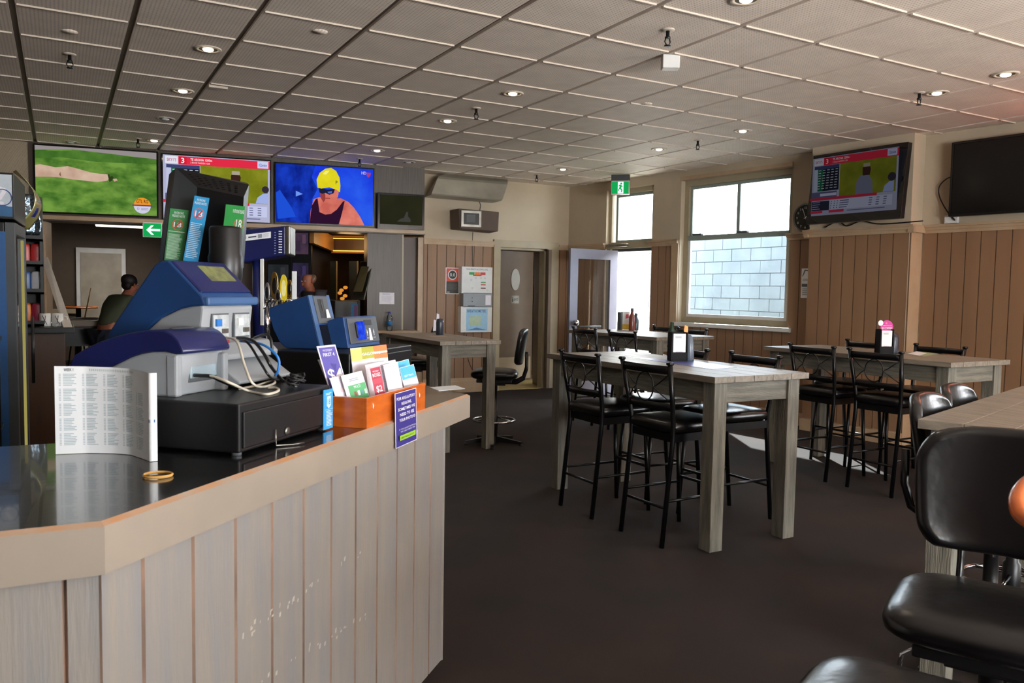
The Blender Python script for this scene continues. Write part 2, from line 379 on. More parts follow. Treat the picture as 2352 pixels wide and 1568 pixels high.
mb=MB(); f=M['frame']
for a,b,c_,d_ in ((DX0-.1,DX0,0,2.11),(DX1,DX1+.19,0,2.11),(DX0,DX1,2.01,2.11)): wbox(mb,K,a,b,c_,d_,-.1,.035,f)
for a,b,c_,d_ in ((DX0-.02,DX0+.03,0,2.01),(DX1-.03,DX1+.02,0,2.01),(DX0,DX1,1.98,2.01)): wbox(mb,K,a,b,c_,d_,-.14,-.01,f)
struct('trim_lobby_doorway',mb)
# lobby behind the doorway
mb=MB(); mb.bx(4.9,5.15,10.1,13,0,2.62,P_); mb.bx(5.15,5.75,10.9,11.0,0,2.62,P_); mb.bx(6.85,7.0,10.1,13,0,2.62,P_); mb.bx(5.1,7.0,12.9,13,0,2.62,P_)
struct('wall_lobby',mb)
def door_leaf(name,a,b,z1,t,m,extra=None):
    a=Vector(a);b=Vector(b); mb=MB(); mb.beam((a.x,a.y,z1/2+.005),(b.x,b.y,z1/2+.005),t,z1-.01,m); return mb
M['doorbrown']=mat('brown_painted_door',(112,94,78),.4); M['kick']=mat('door_kick_plate',(168,150,124),.4)
a=Zp(1168,887,0); a=V(5.80,10.95,0); b=V(6.55,11.05,0)
dr=door_leaf('door_2',a,b,2.02,.04,M['doorbrown']); dr=dr.build('door_2',kind='structure')
u=(b-a).normalized(); n_=V(u.y,-u.x,0)
mb=MB(); c0=a+u*.40+n_*.022+Z3*1.58
mb.prism([c0+u*(.085*math.cos(t))+Z3*(.17*math.sin(t)) for t in [2*PI*i/28 for i in range(28)]],n_*.012,mat('frosted_door_light',(196,196,190),.25)); mb.build('door_window',dr,bevel=.004)
mb=MB(); mb.beam(a+n_*.022+u*.03+Z3*.2,b+n_*.022-u*.03+Z3*.2,.006,.34,M['kick']); mb.build('kick_plate',dr)
F_=Flat(a+u*.33+n_*.024+Z3*1.21,u,Z3,.15,.12,M['steel']); F_.t('GENTS',.58,.36,.3,ink((40,36,34)),w=.6,bold=True); F_.c(.16,.72,.008,ink((40,36,34))); F_.r(.1,.2,.22,.62,ink((40,36,34)))
F_.build('door_sign',dr,label='small brushed sign reading gents')
dr=door_leaf('door_3',Zp(1258,893),Zp(1226,882),2.0,.045,M['doorbrown']).build('door_3',kind='structure')
e=Zp(1224.5,882); mb=MB(); mb.beam(e+Z3*.05,e+Z3*1.98,.03,.012,M['chrome'],upv=(1,0,0)); mb.build('edge_strip',dr)
# bulkhead, its shelf, columns
mb=MB(); wbox(mb,B,-.45,4.31,2.13,top,-.35,0,M['wenge']); struct('wall_bulkhead',mb)
mb=MB(); wbox(mb,B,-.1,4.31,2.095,2.14,-.02,.10,M['trimpaint']); wbox(mb,B,-.1,4.31,2.085,2.13,-.3,.05,M['wenge']); struct('trim_bulkhead_shelf',mb)
mb=MB(); wbox(mb,B,3.60,4.035,0,2.09,-.3,-.02,M['wenge']); struct('wall_column',mb)
mb=MB(); wbox(mb,B,4.035,4.055,.0,2.09,-.1,-.02,M['frame']); struct('trim_column_edge',mb)
mb=MB(); wbox(mb,B,4.06,4.30,0,2.06,-.3,-.12,M['brown']); wbox(mb,B,4.24,4.31,0,2.06,-.3,-.02,M['trimpaint']); struct('wall_column_return',mb)
mb=MB(); mb.add([B(4.31,0,0),K(0,0,0),K(0,top,0),B(4.31,top,0)],[(0,1,2,3)],M['plaster']); mb.add([B(4.31,0,-.35),K(0,0,-.14),K(0,top,-.14),B(4.31,top,-.35)],[(0,3,2,1)],M['plaster']); struct('wall_short_return',mb)
mb=MB(); wbox(mb,B,-3.9,-.06,0,top,-.3,.0,M['plaster']); struct('wall_bar_left',mb)
mb=MB(); wbox(mb,B,-.07,.03,0,top,-.32,.02,M['wenge']); wbox(mb,B,.03,.075,0,2.08,-.32,.0,M['trimpaint']); struct('trim_bulkhead_end',mb)
# far rooms
mb=MB(); mb.bx(-4,1.9,16.8,16.95,0,3.0,M['darkwall']); mb.bx(-4,-3.9,10.3,16.9,0,3,M['darkwall']); struct('wall_far',mb)
mb=MB(); mb.bx(1.85,2.0,12.2,16.9,0,3,M['darkwall']); mb.bx(1.95,4.2,12.6,12.75,0,3,M['brown']); mb.bx(4.2,4.35,10.1,12.75,0,3,M['brown']); struct('wall_games_room',mb)
# side and rear walls behind the camera
mb=MB(); mb.bx(-4.1,-4,-3.5,17,0,top,M['darkwall']); struct('wall_left',mb)
mb=MB()
for a,b,c_,d_ in ((-4,1.0,0,top),(1.0,4.2,0,.95),(1.0,4.2,2.5,top),(4.2,8.2,0,top)): mb.bx(a,b,-3.65,-3.5,c_,d_,P_)
struct('wall_rear',mb)
# ---- windows and the entrance door
def sash(mb,f,s0,s1,z0,z1,o,w_,m,t=.03):
    for a,b,c_,d_ in ((s0,s0+w_,z0,z1),(s1-w_,s1,z0,z1),(s0+w_,s1-w_,z0,z0+w_),(s0+w_,s1-w_,z1-w_,z1)): wbox(mb,f,a,b,c_,d_,o-t,o,m)
mb=MB(); fr=M['frame']
sash(mb,W,Q0+.0,Q1,1.05,2.80,-.07,.07,fr,.07); wbox(mb,W,Q0,Q1,2.80,2.845,0,.03,M['trimpaint'])
wn_=struct('window_1',mb)
mb=MB(); sash(mb,W,Q0+.07,Q1-.07,2.08,2.73,-.10,.035,M['framegreen']); wbox(mb,W,2.93,2.975,2.11,2.70,-.13,-.10,M['framegreen']); mb.build('upper_sash',wn_)
mb=MB(); sash(mb,W,Q0+.07,Q1-.07,1.12,2.10,-.075,.038,M['white']); mb.build('lower_sash',wn_)
mb=MB(); wbox(mb,W,Q0+.07,Q1-.07,2.06,2.12,-.10,-.06,M['framegreen']); mb.build('meeting_rail',wn_)
for s_ in (2.30,2.98):
    mb=MB(); wbox(mb,W,s_,s_+.14,2.12,2.145,-.10,-.05,M['greyd']); mb.build('sash_catch',wn_,bevel=.006)
mb=MB(); mb.add([W(Q0+.1,2.1,-.115),W(Q1-.1,2.1,-.115),W(Q1-.1,2.71,-.115),W(Q0+.1,2.71,-.115)],[(0,1,2,3)],M['glass']); mb.build('upper_pane',wn_)
mb=MB(); mb.add([W(Q0+.1,1.14,-.09),W(Q1-.1,1.14,-.09),W(Q1-.1,2.08,-.09),W(Q0+.1,2.08,-.09)],[(0,1,2,3)],M['glasst']); mb.build('lower_pane',wn_)
mb=MB(); wbox(mb,W,Q0-.05,Q1+.05,1.0,1.05,-.10,.045,M['white']); mb.build('window_sill',wn_,bevel=.006)
mb=MB(); wbox(mb,W,Q0-.11,Q0-.0,1.0,2.05,0,.03,M['trimpaint']); wbox(mb,W,Q0-.13,Q0,2.03,2.08,0,.055,M['trimpaint']); struct('trim_window_left',mb)
mb=MB(); sash(mb,W,D0,D1,2.03,2.80,-.05,.06,fr,.08); sash(mb,W,D0+.10,D1-.02,2.08,2.74,-.09,.04,M['framegreen'])
wbox(mb,W,D0,D1,2.0,2.06,-.10,.0,M['frame']); wt=struct('window_2',mb)
mb=MB(); mb.add([W(D0+.1,2.1,-.11),W(D1,2.1,-.11),W(D1,2.72,-.11),W(D0+.1,2.72,-.11)],[(0,1,2,3)],M['glass']); mb.build('pane',wt)
mb=MB(); wbox(mb,W,D0,D0+.07,0,2.0,-.14,-.02,fr); wbox(mb,W,D1-.03,D1,0,2.0,-.14,-.04,M['greyd']); wbox(mb,W,D0,D1,1.96,2.0,-.14,-.06,M['greyd']); struct('trim_entrance_frame',mb)
mb=MB(); wbox(mb,W,D0+.05,D0+.45,2.02,2.06,.0,.05,M['steel']); mb.build('door_closer',label='silver door closer above the open entrance door',cat='door closer',bevel=.006)
h0=W(1.05,0,.02); h1=V(5.80,8.84,0); u=(h1-h0).normalized(); n_=V(-u.y,u.x,0)
if n_.dot(CAM-h0)<0: n_=-n_
def E_(s,z,o=0): return h0+u*s+n_*o+Z3*z
L_=(h1-h0).length; g=M['doorgrey']; mb=MB()
for a,b,c_,d_ in ((0,.13,.02,1.97),(L_-.13,L_,.02,1.97),(.13,L_-.13,1.84,1.97),(.13,L_-.13,.02,.22)): wbox(mb,E_,a,b,c_,d_,-.02,.02,g)
ed=struct('door_1',mb)
mb=MB(); mb.add([E_(.13,.22),E_(L_-.13,.22),E_(L_-.13,1.84),E_(.13,1.84)],[(0,1,2,3)],M['glass']); mb.build('door_pane',ed)
mb=MB(); k=E_(L_-.07,1.0,.02); mb.sell(k+n_*.05,(.045,.045,.045),M['chrome'],1,1); mb.tube([k,k+n_*.05],.018,M['chrome']); mb.build('door_knob',ed)
mb=MB(); mb.tube([E_(L_-.14,.95,.05),E_(.3,.95,.05)],.012,M['greyd']); mb.build('push_bar',ed)
# assumed rear windows behind the camera, out of view, added for daylight
mb=MB(); 
for a in (1.0,2.05,3.1): 
    for c_ in ((a,a+.05),(a+1.0,a+1.05)): mb.bx(c_[0],c_[1],-3.62,-3.55,.95,2.5,M['frame'])
mb.bx(1,4.2,-3.62,-3.55,.95,1.0,M['frame']); mb.bx(1,4.2,-3.62,-3.55,2.45,2.5,M['frame']); struct('window_3_assumed',mb)
# ================================================================== OUTSIDE
M['paving']=mat('sunlit_concrete_paving',(200,196,188),.8); M['block']=mat('painted_concrete_block',(112,119,125),.8,c2=(100,107,114),scale=3)
mb=MB(); mb.bx(7.2,40,-14,30,-.12,-.06,M['paving']); mb.build('paving',label='pale sunlit paving outside the windows and entrance',cat='paving',kind='structure')
mb=MB(); x=9.6; bh=.2; bl=.42
for r_ in range(12):
    y=5.2+(.21 if r_%2 else 0)
    while y<12.0:
        e_=random.uniform(-.004,.004); mb.bx(x+e_,x+.2,y+.005,min(y+bl-.005,12.1),-.05+r_*bh,-.05+(r_+1)*bh-.01,M['block']); y+=bl
mb.bx(x+.012,x+.19,5.3,11.95,-.05,2.34,mat('block_mortar',(96,102,108),.9))
mb.build('block_wall',label='pale painted concrete block wall outside the big window',cat='wall')
mb=MB(); mb.bx(12.5,13,16.0,30,-.06,3.2,mat('sunlit_render',(236,232,222),.8)); mb.build('rendered_building',label='white rendered building seen through the open entrance',cat='building')
mb=MB(); 
for sg in range(400):
    px_=random.uniform(8.0,9.3); py_=random.uniform(9.5,10.4); a=random.uniform(0,PI); h_=random.uniform(.05,.12)
    mb.add([(px_-.01*math.cos(a),py_-.01*math.sin(a),-.06),(px_+.01*math.cos(a),py_+.01*math.sin(a),-.06),(px_+random.uniform(-.02,.02),py_,h_-.06)],[(0,1,2)],M['green'])
mb.bx(7.95,9.35,9.45,10.45,-.062,-.052,mat('grass_soil',(96,150,70),.9)); mb.build('grass_verge',label='small patch of green grass outside the entrance door',cat='grass',kind='stuff')
pt=thing('potted_shrub',(7.3,10.75,-.06),'dark green potted shrub outside seen through the glass door','plant')
mb=MB(); mb.lathe([(.12,0),(.17,.3),(.155,.3),(.15,.27)],(7.3,10.75,-.06),M['white']); mb.build('pot',pt)
mb=MB(); lf=mat('shrub_leaf',(50,70,40),.6)
for i in range(260):
    a=random.uniform(0,2*PI); rr=random.uniform(.02,.2); z=random.uniform(.25,1.15); c_=V(7.3+rr*math.cos(a),10.75+rr*math.sin(a),z); d=V(random.uniform(-1,1),random.uniform(-1,1),random.uniform(-.3,1)).normalized()*.07; s_=d.cross(Z3).normalized()*.02
    mb.add([c_-d*.5,c_+s_,c_+d*.5,c_-s_],[(0,1,2,3)],lf)
mb.build('foliage',pt)
mb=MB(); mb.tube([(7.3,10.75,.2),(7.31,10.76,.9)],.015,M['brown']); mb.build('stem',pt)
mb=MB(); mb.bx(6.95,7.1,11.0,11.15,-.06,3.3,M['white']); mb.bx(6.93,7.12,10.98,11.17,-.06,.1,M['white']); mb.build('verandah_post',label='white verandah post outside the entrance door',cat='post')
mb=MB(); mb.hexa([W(-3,3.22,-.17),W(9,3.22,-.17),W(9,3.1,-1.50),W(-3,3.1,-1.50),W(-3,3.28,-.17),W(9,3.28,-.17),W(9,3.16,-1.50),W(-3,3.16,-1.50)],M['white']); mb.build('added_sun_shade',label='white verandah roof over the footpath outside the windows',cat='roof')  # made-up roof, sized so only a thin strip of sun gets in
# ================================================================== TABLES
def bar_table(name,a,b,wd_,label,hh=.98,lt=.09,nb=5):
    """a: near-left corner, b: far-left corner of the top, width to the right"""
    a=V(*a,0); b=V(*b,0); v=(b-a); Ln=v.length; v.normalize(); u=V(v.y,-v.x,0)
    t=thing(name,a+u*wd_/2+v*Ln/2,label,'table','weathered timber bar tables')
    f=lambda s,z,o=0: a+u*s+v*o+Z3*z
    mb=MB(); bw=wd_/nb
    for i in range(nb): wbox(mb,f,i*bw+(.0015 if i else 0),(i+1)*bw-(.0015 if i<nb-1 else 0),hh-.034,hh,0,Ln,M['greytop'])
    wbox(mb,f,.01,wd_-.01,hh-.036,hh-.008,.01,Ln-.01,M['brown']); mb.build('table_top',t,bevel=.0015)
    e=.035
    for (s0,o0) in ((e,e),(wd_-e-lt,e),(e,Ln-e-lt),(wd_-e-lt,Ln-e-lt)):
        mb=MB(); wbox(mb,f,s0,s0+lt,0,hh-.034,o0,o0+lt,M['greywood']); mb.build('leg',t,bevel=.003)
    for (s0,s1,o0,o1) in ((e+lt,wd_-e-lt,e+.012,e+.04),(e+lt,wd_-e-lt,Ln-e-.04,Ln-e-.012),(e+.012,e+.04,e+lt,Ln-e-lt),(wd_-e-.04,wd_-e-.012,e+lt,Ln-e-lt)):
        mb=MB(); wbox(mb,f,s0,s1,hh-.034-.115,hh-.034,o0,o1,M['greyapron']); mb.build('apron',t,bevel=.002)
    return t
bar_table('bar_table',(3.02,3.18),(3.02,4.88),.72,hh=.963,label='grey weathered timber bar table in the middle of the room with four metal stools')
bar_table('bar_table',(5.19,3.25),(5.18,4.89),.70,hh=.972,label='grey timber bar table beside the wall pier, pink sign in its holder')
bar_table('bar_table',(5.18,6.29),(5.13,7.83),.79,hh=.965,label='far grey timber bar table in front of the open entrance door')
bar_table('bar_table',(2.80,6.23),(2.78,7.60),.59,hh=.965,label='grey timber bar table between the counter and the lobby doorway',lt=.085,nb=4)
ta=Zp(2108,962,.965); 
t4=bar_table('bar_table',(ta.x,ta.y),(ta.x+.97*1.6,ta.y+.30*1.6),.75,hh=.965,label='nearest grey timber bar table, cut off by the right edge of the photo')
# ================================================================== METAL STOOLS WITH SCROLL BACKS
def metal_stool():
    t=thing('bar_stool',(0,0,0),'','stool','metal bar stools with ring backs'); bk=M['blackmetal']
    mb=MB(); mb.sell((.0,0,.662),(.215,.205,.042),M['vinyl'],.35,.55,36,12); mb.build('seat',t)
    mb=MB(); 
    for a,b in (((-.18,-.175),(.17,-.165)),((.17,-.165),(.17,.165)),((.17,.165),(-.18,.175)),((-.18,.175),(-.18,-.175))): mb.beam((*a,.605),(*b,.605),.022,.045,bk)
    mb.build('seat_frame',t)
    for s in (-1,1):
        mb=MB(); mb.tube([(-.245,.178*s,0),(-.185,.176*s,.58),(-.185,.178*s,.68),(-.205,.188*s,.80),(-.245,.205*s,1.015)],.0145,bk,8); mb.sell((-.247,.206*s,1.022),(.019,.019,.010),bk,.6,.6,12,6); mb.build('leg',t)
        mb=MB(); mb.tube([(.205,.172*s,0),(.165,.162*s,.60)],.0135,bk,8); mb.build('leg',t)
        mb=MB(); mb.tube([(-.212,.177*s,.255),(.187,.168*s,.255)],.008,bk,6); mb.build('stretcher',t)
    mb=MB(); mb.tube([(-.217,-.177,.215),(-.217,.177,.215)],.008,bk,6); mb.build('stretcher',t)
    mb=MB(); mb.tube([(.185,-.168,.29),(.185,.168,.29)],.009,bk,6); mb.build('foot_rail',t)
    for z,w_,x0,hh in ((.985,.2,-.24,.045),(.775,.182,-.2,.04)):
        mb=MB(); N=12; 
        fn=lambda i,j: V(x0-.028*(1-(2*i-1)**2)*1.0,(2*i-1)*w_,z-hh/2+hh*j)
        mb.grid(fn,N,1,bk); mb.build('back_rail',t,solid=.012)
    mb=MB(); zc=.88; xc=-.245; r_=.072
    mb.tube([(xc,r_*math.cos(a),zc+r_*1.12*math.sin(a)) for a in [2*PI*i/28 for i in range(28)]],.0042,bk,6,closed=True)
    for s in (-1,1): mb.tube([(-.235,.19*s,.965),(-.246,.115*s,.905),(xc,r_*s,.88),(-.236,.11*s,.855),(-.205,.18*s,.80)],.0038,bk,6)
    mb.build('back_ring',t)
    return t
ms=metal_stool()
spots=[(3.10,4.22,0,'ring-back metal stool left of the middle table, the farther one'),
 (3.115,3.585,.03,'ring-back metal stool left of the middle table, the nearer one'),
 (3.63,3.73,PI,'metal stool tucked under the right side of the middle table, the nearer one'),
 (3.60,4.34,PI-.05,'metal stool right of the middle table, half hidden by its menu holder'),
 (5.28,4.27,0,'metal stool at the pier table, left of the two with ring backs showing'),
 (5.30,3.74,.03,'metal stool at the pier table, right of the two with ring backs showing'),
 (5.83,4.56,PI,'metal stool behind the pier table, its top rail behind the menu holder'),
 (5.87,3.93,PI,'metal stool behind the pier table, right of the menu holder'),
 (5.12,7.12,0,'ring-back metal stool at the far table, next to the door knob'),
 (5.14,6.50,.05,'metal stool with ring back at the far table, below the bottles'),
 (5.93,7.35,PI,'metal stool on the window side of the far table, the farther one'),
 (5.80,6.72,PI+.1,'metal stool on the window side of the far table, the nearer one')]
for i,(x,y,a,lb) in enumerate(spots):
    o=ms if i==0 else dup(ms,(x,y,0),a,lb)
    if i==0: o.location=(x,y,0); o.rotation_euler=(0,0,a); o['label']=lb
# ================================================================== SWIVEL STOOLS
def swivel_stool(k=1.0):
    t=thing('swivel_stool',(0,0,0),'','stool','black vinyl swivel stools')
    mb=MB(); 
    def seat(u_,v_):
        return None
    mb.sell((0,0,.645),(.215,.225,.05),M['vinyl'],.42,.75,40,14); mb.build('seat',t)
    mb=MB(); mb.bx(-.16,.16,-.15,.15,.575,.605,M['black']); mb.bx(-.10,.10,-.09,.09,.545,.578,M['black']); mb.build('seat_plate',t,bevel=.004)
    def back(i,j):   # curved shell, rounded corners, slightly flared
        z=.735+.33*j; wv=.215*(1-.10*(1-j)**2)*(1-.22*max(0,(j-.72)/.28)**2)*(1-.20*max(0,(.2-j)/.2)**2)
        y=(2*i-1)*wv; x=-.235-.05*j+.055*(2*i-1)**2
        return V(x,y,z-.028*(2*i-1)**4*(1 if j>.6 else -.6)*abs(j-.5)*2)
    mb=MB(); mb.grid(back,18,12,M['vinyl']); mb.build('backrest',t,solid=.042,sub=1)
    for s in (-1,1):
        mb=MB(); mb.tube([(-.10,.09*s,.575),(-.20,.10*s,.575),(-.262,.10*s,.61),(-.29,.10*s,.70),(-.29,.10*s,.84)],.016,M['blackmetal'],8,flat=.6); mb.build('back_arm',t)
    mb=MB(); mb.lathe([(.035,.02),(.035,.30),(.026,.31),(.026,.56),(.05,.565)],(0,0,0),M['black'],16); mb.build('pedestal',t)
    mb=MB(); mb.tube([(.19*math.cos(a),.19*math.sin(a),.22) for a in [2*PI*i/32 for i in range(32)]],.011,M['chrome'],8,closed=True); rg=mb.build('foot_ring',t)
    mb=MB()
    for q in range(3):
        a=q*2*PI/3+.5; mb.tube([(.03*math.cos(a),.03*math.sin(a),.25),(.19*math.cos(a),.19*math.sin(a),.22)],.008,M['chrome'],6)
    mb.build('spoke',rg)
    for q in range(5):
        a=q*2*PI/5+.3; c_,s_=math.cos(a),math.sin(a); mb=MB()
        mb.hexa([(.02*c_+.02*s_,.02*s_-.02*c_,.02),(.27*c_+.014*s_,.27*s_-.014*c_,.012),(.27*c_-.014*s_,.27*s_+.014*c_,.012),(.02*c_-.02*s_,.02*s_+.02*c_,.02),
          (.02*c_+.02*s_,.02*s_-.02*c_,.075),(.27*c_+.014*s_,.27*s_-.014*c_,.035),(.27*c_-.014*s_,.27*s_+.014*c_,.035),(.02*c_-.02*s_,.02*s_+.02*c_,.075)],M['black'])
        mb.lathe([(.018,0),(.018,.014)],(.265*c_,.265*s_,0),M['black'],10); mb.build('base_leg',t)
    mb=MB(); mb.tube([(.05,-.09,.56),(.05,-.16,.55),(.05,-.185,.53),(.05,-.19,.50)],.006,M['chrome'],6); mb.build('height_lever',t)
    return t
sw=swivel_stool()
sps=[(3.46,6.48,2.62,'black swivel stool with chrome foot ring right of the table near the lobby doorway'),
 (3.24,7.88,2.6,'black swivel stool behind the table near the lobby doorway'),
 (1.91,1.06,-2.69,'large black swivel stool in the right foreground, its backrest in front of the nearest table'),
 (1.28,.83,2.0,'black stool seat cut off by the bottom edge, lower left of the large foreground stool'),
 (3.06,1.72,-1.276,'black swivel stool tucked under the nearest table, left of the two'),
 (3.50,1.88,-1.276,'black swivel stool tucked under the nearest table, right of the two')]
for i,(x,y,a,lb) in enumerate(sps):
    o=sw if i==0 else dup(sw,(x,y,0),a,lb)
    if i==0: o.location=(x,y,0); o.rotation_euler=(0,0,a); o['label']=lb
    if i>3: o.scale=(1,1,.965)
# stools on the far side of the nearest table, low backs catching blue light
# ================================================================== THE COUNTER
K1=Zp(240,1200,1.0); K2=Zp(1080,905,1.0); ec=(K2-K1).normalized(); en=V(ec.y,-ec.x,0)   # along the edge, outward
K1=V(K1.x,K1.y,0); K2=V(K2.x,K2.y,0)
K0=V(-2.6,K1.y+.10,0); K3=K2+V(-.10,.98,0)
ct=thing('bar_counter',K1+ec*.9-en*.4,'long bar counter with black top, beige edge and weathered board front','counter')
def inset(k0,k1,k2,d):  # offset corner inward
    d1=(k1-k0).normalized(); d2=(k2-k1).normalized(); n1=V(d1.y,-d1.x,0); n2=V(d2.y,-d2.x,0); b=(n1+n2).normalized(); return k1-b*(d/b.dot(n1))
K4=K3+V(-.62,.05,0); K5=K1+V(.12,.80,0)+V(0,.0,0); K6=V(-2.6,K1.y+.92,0)
outer=[K0,K1,K2,K3]; lip=.012
inn=[K0+V(0,lip,0),inset(K0,K1,K2,lip),inset(K1,K2,K3,lip),K3-V(lip,0,0)]
tail=[K4,K5+V(.0,.75,0),K5,K6]
mb=MB(); mb.prism([p+Z3*.93 for p in inn+tail],(0,0,.070),M['laminate']); mb.build('counter_top',ct)
mb=MB()
for a,b,c_,d_ in ((K0,K1,inn[0],inn[1]),(K1,K2,inn[1],inn[2]),(K2,K3,inn[2],inn[3])):
    hz=.911
    mb.add([a+Z3*hz,b+Z3*hz,b+Z3*.994,a+Z3*.994],[(0,1,2,3)],M['fascia']); 
    mb.add([a+Z3*.994,b+Z3*.994,d_+Z3*1.0005,c_+Z3*1.0005],[(0,1,2,3)],M['fasciaworn'])
    mb.add([a+Z3*hz,b+Z3*hz,d_+Z3*hz-(b-a).cross(Z3).normalized()*.03,c_+Z3*hz-(b-a).cross(Z3).normalized()*.03],[(3,2,1,0)],M['fascia'])
mb.build('edge_band',ct)
ph=K1+ec*1.598-en*.0126
def CF(s,z,o=0): return K1+ec*s+en*(o-.026)+Z3*z
mb=MB(); boards(mb,CF,.006,1.598,.05,.915,.1375,M['front'],M['frontgroove'],g=.005,ph=.04)
wbox(mb,CF,.006,1.598,.05,.915,-.03,.001,M['front']); mb.build('front_panel',ct)
sm_=mat('pale_scuff',(196,188,180),.5); rnd=random.Random(11); mb=MB()
for (xa,ya,xb,yb,n_) in ((560,1460,830,1270,26),(600,1566,860,1400,22)):
    for i in range(n_):
        q=rnd.random(); p=PLp(xa+(xb-xa)*q+rnd.uniform(-6,6),ya+(yb-ya)*q+rnd.uniform(-10,10),CF(0,0,.0128),en); w_=rnd.uniform(.002,.008); h_=rnd.uniform(.003,.014); mb.add([p,p+ec*w_,p+ec*(w_+.002)+Z3*h_,p+ec*.001+Z3*h_*.9],[(0,1,2,3)],sm_)
mb.build('scuff_mark',ct,kind='stuff')
mb=MB(); wbox(mb,CF,0,1.56,0,.06,-.06,-.03,M['black']); mb.build('kick_board',ct)
d0=V(-1,K0.y-K1.y and -(K0.y-K1.y)/(K0.x-K1.x)*1.0,0).normalized(); d0=(K0-K1).normalized(); n0=V(d0.y,-d0.x,0); n0=-n0 if n0.y>0 else n0
def CL(s,z,o=0): return K1+d0*s+n0*(o-.03)+Z3*z
mb=MB(); boards(mb,CL,.004,2.5,.05,.915,.1375,M['front'],M['frontgroove'],g=.004,ph=.08); mb.build('side_panel',ct)
q2=K1+ec*1.598-en*.0126; q3=q2+V(-.10,.90,0)
mb=MB(); mb.add([q2+Z3*.05,q3+Z3*.05,q3+Z3*.915,q2+Z3*.915],[(0,1,2,3)],M['front']); mb.build('end_panel',ct,solid=.012)
# ================================================================== ON THE COUNTER
e1=ec; e2=V(-ec.y,ec.x,0); DK=V(.361,1.945,1.0)
def local(o,u,v): return lambda a,b,c=0: o+u*a+v*b+Z3*c
def cash_drawer(name,o,w_,d_,h_,label):
    f=local(o,e1,e2); c_=f(w_/2,d_/2); t=thing(name,c_,label,'cash drawer')
    mb=MB(); wbox(mb,lambda s,z,q:f(s,q,z),0,w_,.008,h_,0,d_,M['black']); mb.build('casing',t,bevel=.005)
    mb=MB(); wbox(mb,lambda s,z,q:f(s,q,z),.012,w_-.012,.018,h_-.02,-.006,.001,M['black']); dr=mb.build('drawer_front',t,bevel=.003)
    mb=MB(); p=f(w_*.45,-.006,h_*.25); mb.lathe([(.011,0),(.011,.004),(.006,.005)],p,M['steel'],14,ax=-e2); mb.build('lock',dr)
    for a,b in ((.02,.02),(w_-.02,.02),(.02,d_-.02),(w_-.02,d_-.02)):
        mb=MB(); mb.lathe([(.012,0),(.012,.01)],f(a,b,0),M['rubber'] if 0 else M['greyd'],10); mb.build('foot',t)
    return t
cash_drawer('cash_drawer',DK,.43,.44,.125,'large black cash drawer under the grey and navy ticket machines, blue sticker on it')
D2=Zp(802,812,1.16); D2.z=1.0
cash_drawer('cash_drawer',D2,.57,.40,.16,'black cash drawer behind the orange brochure box, slate blue terminals on top')
# chain pull and wire on the front drawer
mb=MB(); a=DK+e1*.135-e2*.012; mb.tube([a+Z3*.045,a+Z3*.02,a+Z3*.004+e1*.002,a-e2*.03+e1*.03+Z3*.004,a-e2*.045+e1*.06+Z3*.004],.0022,M['steel'],6); mb.build('wire_tie',label='thin silver wire tie hanging at the front of the large cash drawer',cat='wire')
# sticker
f=local(DK,e1,e2)
def age_notice(F_,W1,tint,big=True,code='18'):
    return F_
white=ink((240,244,248)); sky=ink((52,158,222)); grn=ink((52,150,84)); red=ink((214,64,60)); dk=ink((30,32,40)); purp=ink((52,42,130)); lime=ink((150,196,50))
F_=Flat(DK+e1*.375-e2*.0095+Z3*.004,e1,Z3,.052,.112,sky,.002); F_.r(.04,.03,.96,.97,sky); F_.lines(.2,.8,.86,.92,2,white,1); F_.poly([(.3,.83),(.7,.83),(.72,.6),(.5,.52),(.28,.6)],ink((200,226,240))); F_.t('18',.5,.62,.15,sky,w=.3,bold=True); F_.r(.05,.5,.95,.505,white); F_.lines(.18,.82,.08,.48,11,white,2)
F_.build('age_sticker',label='blue age 18 sticker on the right end of the large cash drawer',cat='sticker')
# ---- scanner terminal (lower, navy hood over grey body)
def profile_body(mb,f,pts,w0,w1,m,mside=None,smooth=True):
    """pts: (b,z) closed outline in the e2/z plane, extruded along e1 from w0 to w1"""
    mb.prism([f(w0,b,z) for b,z in pts],e1*(w1-w0),mside or m,smooth,m)
def bez(p0,p1,p2,p3,n=10):
    o=[]
    for i in range(n+1):
        t=i/n; a=(1-t)**3;b=3*t*(1-t)**2;c_=3*t*t*(1-t);d=t**3
        o.append((a*p0[0]+b*p1[0]+c_*p2[0]+d*p3[0],a*p0[1]+b*p1[1]+c_*p2[1]+d*p3[1]))
    return o
LO=Zp(398,912,1.125)
f=local(LO,e1,e2)
t=thing('ticket_scanner',f(.1,.2),'low grey ticket scanner with navy hood, left on the large cash drawer','machine')
wL=.180
lowcurve=[(-.012,.106),(.02,.112),(.061,.110),(.095,.104),(.127,.094),(.16,.079),(.194,.064),(.228,.050),(.262,.042),(.285,.041)]
lower=[(.0,0),(.27,0),(.29,.02)]+lowcurve[::-1]
mb=MB(); profile_body(mb,f,lower,0,wL,M['grey']); mb.build('body',t,bevel=.006)
hood=lowcurve+[(.304,.044),(.316,.055),(.313,.070),(.298,.093),(.262,.112),(.22,.129),(.175,.143),(.126,.155),(.07,.164),(.022,.166),(.0,.157),(-.019,.141),(-.033,.116),(-.03,.107)]
mb=MB(); profile_body(mb,f,hood,-.004,wL+.004,M['navy']); hd=mb.build('hood',t,bevel=.007)
mb=MB(); c_=f(.09,.045,.164); mb.sell(c_,(.045,.02,.007),M['greyd'],1,1,20,8,R=Matrix((e1,e2,Z3)).transposed()); mb.build('hood_recess',hd)
